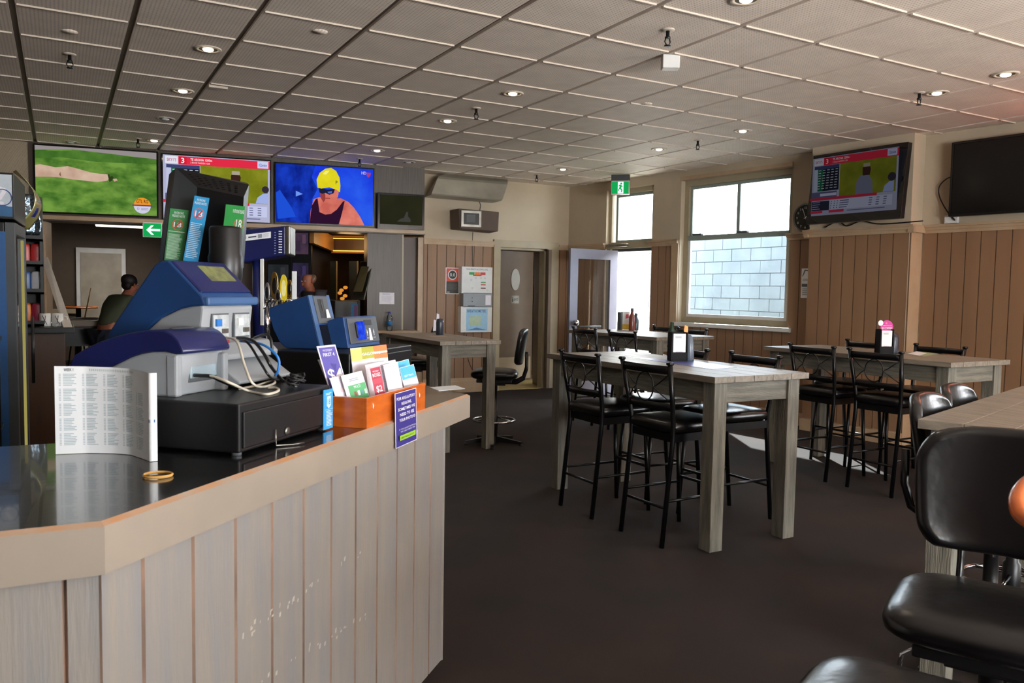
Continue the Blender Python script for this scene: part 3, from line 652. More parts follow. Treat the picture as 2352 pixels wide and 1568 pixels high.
mb=MB(); wbox(mb,lambda s,z,q:f(s,q,z),.05,.165,.03,.088,-.006,.012,M['greyd']); wbox(mb,lambda s,z,q:f(s,q,z),.055,.16,.04,.084,-.008,.0,mat('port_recess',(176,196,208),.3,.4)); mb.build('port_bay',t,bevel=.003)
mb=MB(); wbox(mb,lambda s,z,q:f(s,q,z),-.003,.022,0,.104,-.012,.02,M['grey']); mb.build('rear_fin',t,bevel=.006)
mb=MB(); wbox(mb,lambda s,z,q:f(s,q,z),.16,.183,0,.10,-.028,.02,M['grey']); mb.build('rear_fin',t,bevel=.006)
# ---- ticket printer terminal (tall)
UO=Zp(470,885,1.125); UO=V(.330,2.290,1.125)
f=local(UO,e1,e2)
t=thing('ticket_printer',f(.13,.2),'tall navy and grey ticket printer with a window in its sloping lid','machine')
wU=.225
body=[(.0,.0),(.25,.0),(.26,.05),(.20,.10),(.175,.15),(.13,.186),(.066,.213),(.0,.226),(-.006,.215),(.0,.17)]
mb=MB(); profile_body(mb,f,body,0,wU,M['grey']); mb.build('body',t,bevel=.006)
cover=[(-.006,.222),(.03,.219),(.066,.212),(.10,.201),(.13,.185),(.155,.168),(.176,.148),(.195,.12),(.205,.095),(.30,.095),(.312,.115),(.298,.146),(.229,.231),(.163,.310),(.146,.330),(.125,.341),(.10,.343),(-.004,.250),(-.014,.226)]
mb=MB(); profile_body(mb,f,cover,-.004,wU+.004,M['blue']); cv=mb.build('cover',t,bevel=.005)
def lidpt(a,k,o=0):
    b0,z0=(.10,.3435); b1,z1=(-.006,.250); b=b0+(b1-b0)*k; z=z0+(z1-z0)*k; ln=math.hypot(b1-b0,z1-z0)
    return f(a,b+(z1-z0)/ln*o,z+(b0-b1)/ln*o)
mb=MB(); mb.hexa([lidpt(.0,.04,0),lidpt(wU,.04,0),lidpt(wU,.93,0),lidpt(.0,.93,0),lidpt(.004,.04,.005),lidpt(wU-.004,.04,.005),lidpt(wU-.004,.93,.005),lidpt(.004,.93,.005)],M['navy']); ld=mb.build('lid',cv,bevel=.002)
mb=MB(); mb.hexa([lidpt(.085,.18,.004),lidpt(.20,.18,.004),lidpt(.20,.62,.004),lidpt(.085,.62,.004),lidpt(.085,.18,.0062),lidpt(.20,.18,.0062),lidpt(.20,.62,.0062),lidpt(.085,.62,.0062)],mat('lid_window',(132,136,88),.15,c2=(96,100,72),scale=40)); mb.build('lid_window',cv)
mb=MB(); wbox(mb,lambda s,z,q:f(s,q,z),-.002,wU+.002,.222,.246,-.024,-.002,M['bluel']); mb.build('cover_lip',cv,bevel=.006)
g3=lambda s,z,q:f(s,q,z)
for a in (.035,.132):
    mb=MB(); wbox(mb,g3,a,a+.075,.13,.20,-.006,.002,M['greyd']); wbox(mb,g3,a+.004,a+.071,.134,.196,-.009,-.002,mat('port_panel',(158,164,166),.35,c2=(190,196,198),scale=60)); pb=mb.build('port_panel',t)
    mb=MB(); wbox(mb,g3,a+.012,a+.034,.165,.185,-.015,-.006,M['cable_blue'] if a<.1 else M['white']); wbox(mb,g3,a+.04,a+.062,.145,.158,-.015,-.006,M['steel']); mb.build('socket',pb)
mb=MB(); wbox(mb,g3,.03,.08,.108,.128,-.03,.002,mat('red_plug',(150,40,52),.4)); mb.build('plug',t)
mb=MB(); profile_body(mb,f,[(.0,.0),(-.10,.012),(-.105,.02),(-.02,.075),(.02,.08)],.02,wU+.05,M['grey']); mb.build('paper_chute',t,bevel=.004)
mb=MB(); profile_body(mb,f,[(-.005,.085),(-.06,.075),(-.062,.09),(-.03,.12),(.0,.125)],.0,wU+.045,M['grey']); mb.build('tray',t,bevel=.004)
# ---- cables
def cable(name,pts,r,m,label,n=6):
    P=[Vector(p) for p in pts]; out=[]
    for i in range(len(P)-1):
        p0,p1,p2,p3=P[max(i-1,0)],P[i],P[i+1],P[min(i+2,len(P)-1)]
        for k in range(n):
            t_=k/n; out.append(.5*((2*p1)+(p2-p0)*t_+(2*p0-5*p1+4*p2-p3)*t_*t_+(3*p1-p0-3*p2+p3)*t_**3))
    out.append(P[-1]); mb=MB(); mb.tube(out,r,m,7); return mb.build(name,label=label,cat='cable')
ZT=1.129
cable('data_cable',[Dp(520,775,2.2),Dp(545,785,2.15),Dp(562,840,2.08),Dp(580,880,2.04),Zp(605,888,ZT),Zp(630,880,ZT),Zp(625,874,ZT),Zp(590,885,ZT),Zp(550,893,ZT)],.0035,M['cable_white'],'cream data cable looping down from the back of the tall ticket printer')
cable('data_cable',[Dp(470,861,2.04),Dp(495,866,2.02),Dp(530,880,2.0),Zp(570,897,ZT),Zp(610,905,ZT),Zp(638,898,ZT),Zp(636,891,ZT),Zp(615,890,ZT)],.0035,M['cable_white'],'cream data cable running from the low ticket scanner across the drawer top')
cable('power_cable',[Dp(426,861,2.06),Dp(460,862,2.04),Dp(485,864,2.03),Dp(510,875,2.03),Zp(545,890,ZT)],.005,M['black'],'black plug and cable in the port bay of the low ticket scanner')
cable('power_cable',[Dp(545,775,2.18),Dp(580,782,2.13),Dp(605,810,2.1),Dp(625,845,2.1),Zp(650,872,ZT),Zp(680,885,ZT)],.0045,M['black'],'thick black cable arching from the tall ticket printer to the drawer')
cable('power_cable',[Dp(550,778,2.2),Dp(572,790,2.15),Dp(600,835,2.12),Dp(620,865,2.12),Zp(640,872,ZT)],.0035,M['black'],'thin black cable beside the blue cable of the tall printer')
cable('power_cable',[Dp(585,776,2.2),Dp(610,768,2.16),Dp(622,780,2.14),Dp(626,815,2.14)],.004,M['black'],'black cable curving up then down at the right of the tall printer')
cable('network_cable',[Dp(552,783,2.19),Dp(600,790,2.14),Dp(630,810,2.12),Dp(641,830,2.12),Dp(638,852,2.12),Dp(632,862,2.13)],.0035,M['cable_blue'],'bright blue network cable behind the tall ticket printer')
mb=MB(); rnd=random.Random(3)
c0=Zp(678,878,1.14)
for q in range(5):
    a0=rnd.uniform(0,6); mb.tube([c0+V(rnd.uniform(-.006,.006),0,.0)+e1*(.028*math.cos(a0+i*.8)*(1+.3*math.sin(i)))+e2*(.016*math.sin(a0+i*.8))+Z3*(.004*q+.006*math.sin(i*1.3)) for i in range(12)],.0028,M['black'],6)
mb.build('cable_tangle',label='small tangle of black cables on the right of the cash drawer top',cat='cable')
# ---- result slip, rubber band
mb=MB(); P0=V(-.014,2.154,1.001)
base=[Zp(128,1043,1.001),Zp(200,1040,1.001),Zp(262,1041,1.001),Zp(300,1044,1.001),Zp(330,1054,1.001),Zp(345,1060,1.001),Zp(362,1058,1.001)]
us=[0]; 
for a,b in zip(base,base[1:]): us.append(us[-1]+(b-a).length)
def pb_(u_):
    x=u_*us[-1]
    for i in range(len(base)-1):
        if x<=us[i+1]+1e-9: k=(x-us[i])/(us[i+1]-us[i]); return base[i].lerp(base[i+1],k)
    return base[-1]
Hp=.207
def pp(u_,v_,o=0):
    b=pb_(u_); d=(pb_(min(u_+.01,1))-pb_(max(u_-.01,0))).normalized(); n_=V(d.y,-d.x,0); return b+V(0,0,1)*v_*Hp*(1-.03*u_)+n_*o
mb.grid(lambda i,j:pp(i,j),36,4,M['paper']); mb.grid(lambda i,j:pp(i,j,-.0008),36,4,M['paper'])
pr=ink((176,190,196)); rnd=random.Random(5)
for c_ in range(5):
    x0=.03+c_*.165+(.02 if c_>3 else 0)
    for r_ in range(5):
        for l in range(8):
            if c_==4 and r_>3: continue
            y=.10+r_*.17+l*.018
            for xa,xb in ((x0+.0,x0+.015),(x0+.03,x0+.03+rnd.uniform(.05,.095))):
                mb.add([pp(xa,y,.0008),pp(xb,y,.0008),pp(xb,y+.009,.0008),pp(xa,y+.009,.0008)],[(0,1,2,3)],pr)
for i in range(26):
    x=.25+i*.016; mb.add([pp(x,.95,.0008),pp(x+.008,.95,.0008),pp(x+.008,.975,.0008),pp(x,.975,.0008)],[(0,1,2,3)],pr)
d_=(base[1]-base[0]).normalized(); mb.text('WEEK 1',pp(.10,.945,.001),d_,Z3,.007,ink((60,70,80)),w=.02,bold=True)
for x,w_ in ((.93,.02),(.975,.01)): 
    mb.add([pp(x,.44,.0008),pp(x+w_,.44,.0008),pp(x+w_,.475,.0008),pp(x,.475,.0008)],[(0,1,2,3)],ink((40,90,140)))
mb.build('result_sheet',label='white folded results sheet standing on the black counter top',cat='paper')
c_=Zp(363,1090,1.004); mb=MB(); mb.tube([c_+rt*(.0285*math.cos(a))+V(rt.y*-1,rt.x,0)*(.026*math.sin(a)) for a in [2*PI*i/36 for i in range(36)]],.0022,M['rubber'],6,closed=True,flat=1.0)
mb.grid(lambda i,j:c_+rt*(.0285*math.cos(2*PI*i))+V(-rt.y,rt.x,0)*(.026*math.sin(2*PI*i))+Z3*(-.003+.006*j),36,1,M['rubber']); mb.build('rubber_band',label='tan rubber band lying on the black counter top',cat='rubber band')
# ---- orange brochure box
BO=V(.763,2.192,1.0)-en*.004; f=local(BO,ec,-en); wB,dB,hB=.43,.175,.088; g3=lambda s,z,q:f(s,q,z)
bx_=thing('brochure_box',f(wB/2,dB/2),'open orange varnished wooden box of brochures on the counter edge','box')
for nm,a in (('front_board',(0,wB,0,hB,0,.010)),('back_board',(0,wB,0,hB,dB-.010,dB)),('side_board',(0,.010,0,hB,.010,dB-.010)),('side_board',(wB-.010,wB,0,hB,.010,dB-.010)),('bottom_board',(.01,wB-.01,.002,.010,.01,dB-.01))):
    mb=MB(); wbox(mb,g3,*a,M['orangewood']); mb.build(nm,bx_,bevel=.001)
mb=MB()
for x,z in ((.035,.07),(.31,.078),(.375,.062)): mb.prism([f(x,-.001,z),f(x+.007,-.001,z-.008),f(x+.004,-.001,z-.017),f(x+.001,-.001,z-.012)],en*.0008,white)
mb.build('tape_scrap',bx_)
W1=ink((236,232,240)); gp='brochures in the orange box'
def leaf(tl,tr,bl,dl,dr=None,bc=None):
    """brochure standing in the box, placed by its top edge and the direction of its left edge"""
    dl+=.03; TL=Dp(*tl,dl); TR=Dp(*tr,dl+(tr[0]-tl[0])*.0013); BL=Dp(*bl,dl-.006); u=(TR-TL).normalized(); h=TL-BL; v=(h-u*h.dot(u)); return Flat(TL-v,u,v,(TR-TL).length,v.length,bc or W1,.0008,st=.0003)
F_=leaf((804,800),(887,791),(816,940),2.50,2.53); F_.r(.0,.78,.30,.99,ink((200,196,110))); F_.r(.3,.80,.62,1,ink((168,166,40))); F_.r(.62,.78,1,1,ink((244,122,60))); F_.t('GALLOPING',.55,.86,.045,W1,w=.5,bold=True); F_.r(.62,.87,1,.9,W1); F_.lines(.4,.9,.66,.74,3,ink((190,190,190)),3)
F_.build('brochure',label='tall white brochure with olive and orange header at the back of the orange box',cat='brochure',group=gp)
F_=leaf((730,826),(752,821),(783,935),2.40); F_.lines(.1,.9,.1,.9,14,ink((220,200,214)),7,th=.2)
F_.build('brochure',label='white brochure behind the purple one, leaning left in the orange box',cat='brochure',group=gp)
F_=leaf((727,795),(770,791),(786,932),2.37); F_.r(.06,.02,.94,.97,ink((92,84,168))); F_.t('MYSTERY',.5,.90,.035,W1,w=.5); F_.t('FIRST 4',.5,.82,.055,W1,w=.6,bold=True); F_.poly([(.45,.7),(.75,.68),(.6,.55)],ink((70,64,140))); F_.t('$4',.55,.42,.19,W1,w=.8,bold=True)
F_.build('brochure',label='purple brochure reading FIRST 4 and $4 leaning left in the orange box',cat='brochure',group=gp)
F_=leaf((757,868),(795,860),(783,945),2.335); F_.c(.5,.6,.008,ink((240,210,216)))
F_.build('brochure',label='blank white brochure in the left corner of the orange box',cat='brochure',group=gp)
F_=leaf((783,863),(831,851),(803,940),2.35); F_.lines(.3,.75,.76,.86,2,ink((110,120,140)),4); F_.r(.16,.0,.98,.66,ink((84,168,108))); F_.t('MULTI',.57,.55,.08,W1,w=.3)
for x,c_ in ((.36,ink((150,80,60))),(.52,W1),(.68,ink((90,150,150))),(.84,ink((190,220,200)))): F_.r(x,.32,x+.1,.46,c_)
F_.build('brochure',label='white brochure with green lower half at the front left of the orange box',cat='brochure',group=gp)
for k,(q_,lb) in enumerate((((905,833),'sky blue brochure at the back right of the orange box'),((917,845),'sky blue and white brochure at the right of the orange box'))):
    F_=leaf(q_,(q_[0]+33,q_[1]-9),(q_[0]+16,930),2.68-.05*k); F_.r(.02,.66,.98,.99,ink((70,176,226))); F_.t('BETTING',.5,.72,.05,W1,w=.6) if k else None; F_.r(.3,.3,.98,.66,ink((62,168,222))) if not k else None
    F_.build('brochure',label=lb,cat='brochure',group=gp)
for k,(a,b,c_,d,lb) in enumerate((((838,838),(908,826),(846,930),2.47,'wide white brochure with faint lines behind the crimson one'),((880,838),(913,830),(886,915),2.50,'white brochure with faint lines right of the crimson one'))):
    F_=leaf(a,b,c_,d); F_.lines(.1,.9,.86,.93,2,ink((190,150,180)),5); F_.lines(.3,.95,.2,.8,9,ink((220,214,226)),9+k,th=.2)
    F_.build('brochure',label=lb,cat='brochure',group=gp)
F_=leaf((850,846),(872,841),(860,935),2.41,bc=ink((176,44,70))); F_.t('MYSTERY',.5,.88,.04,W1,w=.6); F_.t('BOXES',.5,.76,.09,W1,w=.8,bold=True); F_.r(0,.58,1,.7,ink((196,60,84))); F_.t('$2',.5,.36,.16,W1,w=.6,bold=True)
F_.build('brochure',label='narrow crimson brochure reading $2 in the orange box',cat='brochure',group=gp)
# purple notice hanging on the box front, slightly wavy
F_=Flat(V(0,0,0),V(1,0,0),V(0,1,0),.165,.168,W1,.0008,st=.0003)
F_.r(.02,.012,.98,.99,purp)
for i,tx in enumerate(('FOR REGULATORY','REASONS,','SOMETIMES WE','NEED TO SEE','YOUR PHOTO ID')): F_.t(tx,.5,.86-.098*i,.052,W1,w=(.86,.48,.8,.68,.76)[i],bold=True)
F_.t("IF YOU DON'T SHOW US,",.5,.315,.026,W1,w=.8); F_.t("WE CAN'T SERVE YOU",.5,.27,.026,W1,w=.7)
F_.r(.12,.12,.88,.215,lime); F_.t('BETTER & SAFER',.5,.15,.03,ink((60,90,30)),w=.62)
F_.r(.93,.02,.955,.2,W1)
so_=local(BO+ec*.153,ec,en)
F_.v=[so_(p.x,.019+p.z+.003*math.sin(p.y*24+.6)+.0015*math.sin(p.x*30),-.084+p.y) for p in F_.v]
F_.build('photo_id_notice',label='purple photo ID notice hanging from the orange box over the counter edge',cat='notice')
mb=MB(); a=K2+ec*(-.25)-en*.10; F_=Flat(Zp(1008,897,1.001),(Zp(1058,893,1.001)-Zp(1008,897,1.001)),V(.1,1,0),.13,.12,M['paper'],.001); F_.build('paper_sheet',label='white paper lying at the far right corner of the counter',cat='paper')
# ---- slate blue terminals on the rear cash drawer
def prof(o,pts,n=None):
    n=n or e1; out=[]
    for x,y in pts:
        q=PLp(x,y,o,n)-o; out.append((q.dot(e2),q.z))
    return out
RO=Zp(735,802,1.162); f=local(RO,e1,e2); wR=.158
t=thing('ticket_dispenser',f(wR/2,.12),'tall slate blue ticket dispenser with black slot panel on the rear cash drawer','machine')
pr_=prof(RO,[(735,802),(655,805),(641,785),(627,757),(618,727),(617,706),(706,678)])
pr_=[(b,max(z,.0)) for b,z in pr_]
mb=MB(); mb.prism([f(0,b,z) for b,z in pr_],e1*wR,M['blue']); mb.build('casing',t,bevel=.004)
ft=pr_[-1]; fbn=(pr_[0][0],pr_[0][1])
def fr_(s,k,o=0):   # point on the tilted front: s along e1, k 0 bottom..1 top
    b=fbn[0]+(ft[0]-fbn[0])*k; z=fbn[1]+(ft[1]-fbn[1])*k; ln=math.hypot(ft[0]-fbn[0],ft[1]-fbn[1]); return f(s,b-(ft[1]-fbn[1])/ln*o,z+(ft[0]-fbn[0])/ln*o)
def plate(mb,g,s0,s1,k0,k1,o0,o1,m): return mb.hexa([g(s0,k0,o0),g(s1,k0,o0),g(s1,k0,o1),g(s0,k0,o1),g(s0,k1,o0),g(s1,k1,o0),g(s1,k1,o1),g(s0,k1,o1)],m)
mb=MB(); plate(mb,fr_,-.001,.028,.0,1,-.002,.004,M['bluel']); plate(mb,fr_,wR-.022,wR+.001,0,1,-.002,.004,M['bluel']); plate(mb,fr_,.028,wR-.022,.0,.06,-.002,.004,M['bluel']); mb.build('front_frame',t,bevel=.001)
mb=MB(); plate(mb,fr_,.03,wR-.024,.46,.98,0,.006,M['greyd']); pn=mb.build('slot_panel',t,bevel=.002,label='dark slot panel')
mb=MB(); plate(mb,fr_,.055,.095,.56,.92,.006,.0065,M['black']); plate(mb,fr_,.078,.081,.68,.92,.0062,.0075,M['steel']); mb.build('slot',pn)
mb=MB(); mb.add([fr_(.094,.56,.0085),fr_(.125,.56,.0085),fr_(.118,.72,.0085),fr_(.102,.72,.0085)],[(0,1,2,3)],white); mb.build('arrow_label',pn)
mb=MB(); plate(mb,fr_,.034,wR-.028,.06,.44,-.0,.003,M['blackgloss']); plate(mb,fr_,.12,.124,.1,.4,.003,.005,M['chrome']); mb.build('ticket_bay',t)
SO=Zp(800,800,1.162); f=local(SO,e1,e2); wS=.285
t=thing('note_reader',f(wS/2,.08),'low slate blue note reader with lit blue slot, right on the rear cash drawer','machine')
pr_=[(max(b,-.02),max(z,0)) for b,z in prof(SO,[(800,800),(788,728)])]
fbn=pr_[0]; ft=pr_[1]
mb=MB(); mb.prism([f(0,b,z) for b,z in (fbn,ft,(ft[0]+.02,ft[1]),(.14,.09),(.14,0))],e1*wS,M['blue']); mb.build('casing',t,bevel=.003)
mb=MB(); plate(mb,fr_,.02,wS-.006,.12,.95,0,.005,M['greyd']); fp=mb.build('face_plate',t,bevel=.002,label='dark grey face plate')
mb=MB(); plate(mb,fr_,.075,.085,.3,.8,.005,.012,M['black']); plate(mb,fr_,.085,.135,.22,.82,.005,.02,emis('lit_blue_slot',(30,60,230),.9,(60,100,255),40)); mb.build('note_slot',fp,bevel=.003,label='glowing blue note slot')
mb=MB(); plate(mb,fr_,.16,.225,.68,.86,.005,.0065,M['black']); mb.build('card_slot',fp)
mb=MB(); 
mb.add([fr_(.185,.18,.0065),fr_(.215,.18,.0065),fr_(.206,.58,.0065),fr_(.193,.58,.0065)],[(0,1,2,3)],white)
for s_ in (.168,.228): mb.add([fr_(s_,.42,.0065),fr_(s_+.010,.42,.0065),fr_(s_+.005,.56,.0065)],[(0,1,2)],white); mb.add([fr_(s_+.003,.33,.0065),fr_(s_+.007,.33,.0065),fr_(s_+.007,.44,.0065),fr_(s_+.003,.44,.0065)],[(0,1,2,3)],white); mb.add([fr_(s_-.006,.24,.0065),fr_(s_+.016,.24,.0065),fr_(s_+.016,.28,.0065),fr_(s_-.006,.28,.0065)],[(0,1,2,3)],ink((150,152,158)))
mb.build('arrow_label',fp)
# ---- touch screen monitor seen from behind, with age notices
mo=V(.43,2.80,1.0)
t=thing('point_of_sale_monitor',mo,'black monitor seen from behind with green and blue age 18 notices stuck on it','monitor')
dl,dr_=2.62,2.62
TL=Dp(403,385,2.60);BLm=Dp(372,615,2.60);TR=Dp(572,424,2.56);BRm=Dp(560,615,2.56)
TL2=Dp(388,398,2.68);BL2=Dp(362,615,2.68);TR2=Dp(570,420,2.66);BR2=Dp(560,615,2.66)
I1=Dp(453,430,2.55);I2=Dp(560,452,2.52);I3=Dp(437,615,2.55);I4=Dp(552,615,2.52)
mb=MB(); mb.hexa([BLm,BRm,BR2,BL2,TL,TR,TR2,TL2],M['black']); mb.build('screen_housing',t,bevel=.004)
mb=MB(); mb.add([TL,I1,I3,BLm],[(0,1,2,3)],M['greyd']); mb.add([TL,TR,I2,I1],[(3,2,1,0)],M['black']); mb.add([I1,I2,I4,I3],[(0,1,2,3)],M['black']); mb.add([TR,BRm,I4,I2],[(0,1,2,3)],M['black']); mb.add([BLm,I3,I4,BRm],[(0,1,2,3)],M['black'])
mb.build('rear_cover',t,label='bevelled rear cover with a grey left flank')
mb=MB(); 
for k in range(5):
    for q in range(7):
        a=TL.lerp(TR,.12+q*.115); b=I1.lerp(I2,.12+q*.115); p=a.lerp(b,.25+k*.13)-fw*.002; mb.add([p,p+rt*.009,p+rt*.009-Z3*.0022,p-Z3*.0022],[(0,1,2,3)],M['blackgloss'])
mb.build('vent',t)
mb=MB(); mb.tube([Dp(462,600,2.60),mo+V(.0,.03,.10),mo+V(0,.03,.0)],.03,M['black'],10); mb.bx(mo.x-.10,mo.x+.10,mo.y-.08,mo.y+.10,1.0,1.015,M['black']); mb.build('stand',t,bevel=.003)
def notice(tl,tr,bl,d,colr,blue,label):
    A=Dp(*tl,d);Bq=Dp(*tr,d);C_=Dp(*bl,d); u=(Bq-A).normalized(); h=A-C_; v=h-u*h.dot(u); F_=Flat(A-v,u,v,(Bq-A).length,v.length,colr,.0006,st=.0003)
    F_.r(0,0,1,1,colr)
    return F_
G1=ink((70,150,92)); 
F_=notice((391,478),(434,483),(381,597),2.535,G1,0,'')
F_.t('PATRONS',.5,.905,.045,white,w=.5,bold=True); F_.t('PLEASE NOTE',.5,.845,.045,white,w=.66,bold=True); F_.ring(.5,.70,.015,.018,ink((190,120,80))); F_.t('18',.5,.655,.09,white,w=.42,bold=True); F_.poly([(.62,.78),(.67,.76),(.38,.62),(.34,.64)],red)
F_.lines(.06,.94,.55,.58,1,white,1,jit=0); F_.lines(.08,.85,.03,.52,22,ink((200,230,205)),12,th=.45)
F_.build('age_notice',label='narrow green age 18 notice on the left of the black monitor',cat='notice')
F_=notice((447,449),(481,455),(432,600),2.50,ink((56,160,216)),1,'')
F_.t('PATRONS',.5,.93,.035,white,w=.55,bold=True); F_.t('PLEASE NOTE',.5,.88,.035,white,w=.8,bold=True); F_.ring(.5,.74,.014,.017,ink((210,120,140))); F_.t('18',.5,.695,.085,white,w=.5,bold=True); F_.poly([(.66,.80),(.72,.78),(.38,.66),(.34,.68)],red)
F_.lines(.1,.9,.05,.6,20,ink((210,235,250)),13,th=.4); F_.build('age_notice',label='blue age 18 notice beside the green one on the black monitor',cat='notice')
F_=notice((519,469),(563,474),(513,535),2.49,ink((56,160,80)),0,'')
F_.t('PATRONS PLEASE',.70,.74,.12,white,w=.58,bold=True); F_.ring(.78,.36,.013,.016,ink((190,120,80))); F_.t('18',.78,.22,.30,white,w=.3,bold=True)
F_.build('age_notice',label='square green age 18 notice on the right of the black monitor',cat='notice')
# black cylindrical pole in front of the monitor
pc=Dp(518,600,2.48); mb=MB(); mb.lathe([(.045,1.0),(.045,1.03),(.030,1.04),(.030,1.36),(.050,1.43),(.052,1.49),(.048,1.50),(.048,1.575),(.044,1.582)],(pc.x,pc.y,0),M['black'],24)
mb.build('customer_display_pole',label='thick black cylindrical pole in front of the black monitor',cat='pole')
# ---- beer font, tap badges on the back bar
mb=MB(); mb.bx(.55,1.25,4.12,4.75,0,1.04,M['wenge']); mb.bx(.52,1.28,4.09,4.78,1.04,1.08,M['black']); mb.build('back_bar',label='dark back bar cabinet under the beer taps',cat='cabinet',bevel=.003)
fd=4.2
ft_=thing('beer_font',V(Dp(592,700,fd).x,Dp(592,700,fd).y,1.08),'navy beer font with silver end and white label strip left of the tap badges','beer tap')
def scr_box(mb,x0,x1,y0,y1,x0b,x1b,y0b,y1b,d,th,m):  # slab seen by the camera between two pixel rows, real thickness th
    a=[Dp(x0,y1,d),Dp(x1,y1b,d),Dp(x1,y0b,d),Dp(x0,y0,d)]; mb.hexa([a[0],a[1],a[1]+fw*th,a[0]+fw*th,a[3],a[2],a[2]+fw*th,a[3]+fw*th],m)
mb=MB(); a=[Dp(552,603,fd),Dp(656,585,fd),Dp(656,518,fd),Dp(552,527,fd)]; mb.hexa([a[0],a[1],a[1]+fw*.1,a[0]+fw*.1,a[3],a[2],a[2]+fw*.1,a[3]+fw*.1],M['navy']); hd=mb.build('font_head',ft_,bevel=.008)
mb=MB(); a=[Dp(655,586,fd-.005),Dp(666,584,fd-.005),Dp(666,518,fd-.005),Dp(655,518,fd-.005)]; mb.hexa([a[0],a[1],a[1]+fw*.11,a[0]+fw*.11,a[3],a[2],a[2]+fw*.11,a[3]+fw*.11],M['steel']); mb.build('end_cap',hd,bevel=.006)
F_=Flat(Dp(556,554,fd-.008),(Dp(622,546,fd-.008)-Dp(556,554,fd-.008)),Z3,.15,.032,white,.002); F_.r(.02,.3,.15,.7,ink((170,170,180))); F_.r(.22,.4,.5,.62,ink((60,60,90))); F_.r(.56,.2,.7,.8,ink((150,150,170))); F_.lines(.74,.96,.2,.8,4,ink((180,180,200)),3); F_.build('label_strip',hd,label='white printed label strip')
mb=MB()
for k in range(9): p=Dp(640,530+k*6,fd-.006); mb.add([p,p+rt*.018,p+rt*.018-Z3*.005,p-Z3*.005],[(0,1,2,3)],white); p=Dp(630,533+k*6,fd-.006); mb.add([p,p+rt*.008,p+rt*.008-Z3*.004,p-Z3*.004],[(0,1,2,3)],ink((160,165,210)))
mb.build('printed_lines',hd)
pc=Dp(593,600,fd+.05); mb=MB(); mb.tube([(pc.x,pc.y,1.08),(pc.x,pc.y,1.56)],.03,M['navy'],16); mb.lathe([(.06,1.08),(.06,1.095),(.035,1.11)],(pc.x,pc.y,0),M['steel'],20); cl=mb.build('column',ft_)
p0_=Dp(602,700,fd+.01); p1_=Dp(602,590,fd+.01); mb=MB(); mb.beam(V(p1_.x,p1_.y,1.20),p1_,.016,.012,M['white'],upv=(fw.x,fw.y,0)); mb.build('edge_strip',cl,label='white vertical strip')
rail=thing('tap_rail',V(Dp(640,700,4.3).x,Dp(640,700,4.3).y,1.08),'chrome tap rail carrying the badges beside the navy beer font','beer tap')
a=Dp(612,690,4.3);b=Dp(686,690,4.3); mb=MB(); mb.tube([a,b],.02,M['chrome'],14); mb.tube([V(a.x,a.y,1.08),a],.018,M['chrome'],12); mb.tube([V(b.x,b.y,1.08),b],.018,M['chrome'],12); mb.build('rail',rail)
gold=mat('polished_brass',(214,180,96),.15,1)
for k,(x,y,rw,rh,m,kind_) in enumerate(((613,672,6,24,M['chrome'],0),(630,656,9,32,gold,0),(651,662,9,32,ink((222,200,30)),1),(638,680,7,16,M['chrome'],0),(665,664,6,22,gold,0),(676,655,5,32,M['paper'],2))):
    c_=Dp(x,y,4.27); wv=rw*4.27/F; hv=rh*4.27/F
    mb=MB()
    if kind_==2: mb.bx(-wv,wv,-.006,.006,-hv,hv,m); mb.v=[c_+rt*q.x-V(fw.x,fw.y,0)*q.y+Z3*q.z for q in mb.v]
    else:
        mb.prism([c_+rt*(wv*math.cos(a_))+Z3*(hv*math.sin(a_)) for a_ in [2*PI*i/24 for i in range(24)]],fw*.014,m); mb.prism([c_-fw*.001+rt*(wv*.6*math.cos(a_))+Z3*(hv*.6*math.sin(a_)) for a_ in [2*PI*i/24 for i in range(24)]],fw*.003,M['blackgloss'] if kind_==0 else ink((250,240,160)))
    mb.build('tap_badge',rail,bevel=.0015,label=('chrome oval badge','brass oval badge','yellow oval badge','small chrome badge','small brass badge','cream rectangular badge')[k])
    mb=MB(); mb.tube([c_-Z3*hv+fw*.007,V(c_.x,c_.y,a.z)+fw*.007],.006,M['chrome'],8); mb.tube([V(c_.x,c_.y,a.z)-fw*.02,V(c_.x,c_.y,a.z-.05)-fw*.05],.008,M['chrome'],8); mb.build('tap_spout',rail)
# ================================================================== SCREENS
def tv(name,f,s0,s1,z0,z1,o,th,bez,label,draw,chin=0,cat='television'):
    t=thing(name,f((s0+s1)/2,z0,o),label,cat); mb=MB(); wbox(mb,f,s0,s1,z0,z1,o,o+th,M['black']); mb.build('housing',t,bevel=.006)
    F_=Flat(f(s0+bez,z0+bez+chin,o+th+.0012),f(1,0,0)-f(0,0,0),Z3,s1-s0-2*bez,z1-z0-2*bez-chin,None,.001,st=.0005); draw(F_); F_.build('screen',t,label='lit screen' if label.find('switched off')<0 else 'dark screen')
    mb=MB()
    for a,b,c_,d_ in ((s0,s0+bez,z0,z1),(s1-bez,s1,z0,z1),(s0+bez,s1-bez,z1-bez,z1),(s0+bez,s1-bez,z0,z0+bez+chin)): wbox(mb,f,a,b,c_,d_,o+th-.001,o+th+.006,M['blackgloss'])
    mb.build('bezel',t,bevel=.002); return t
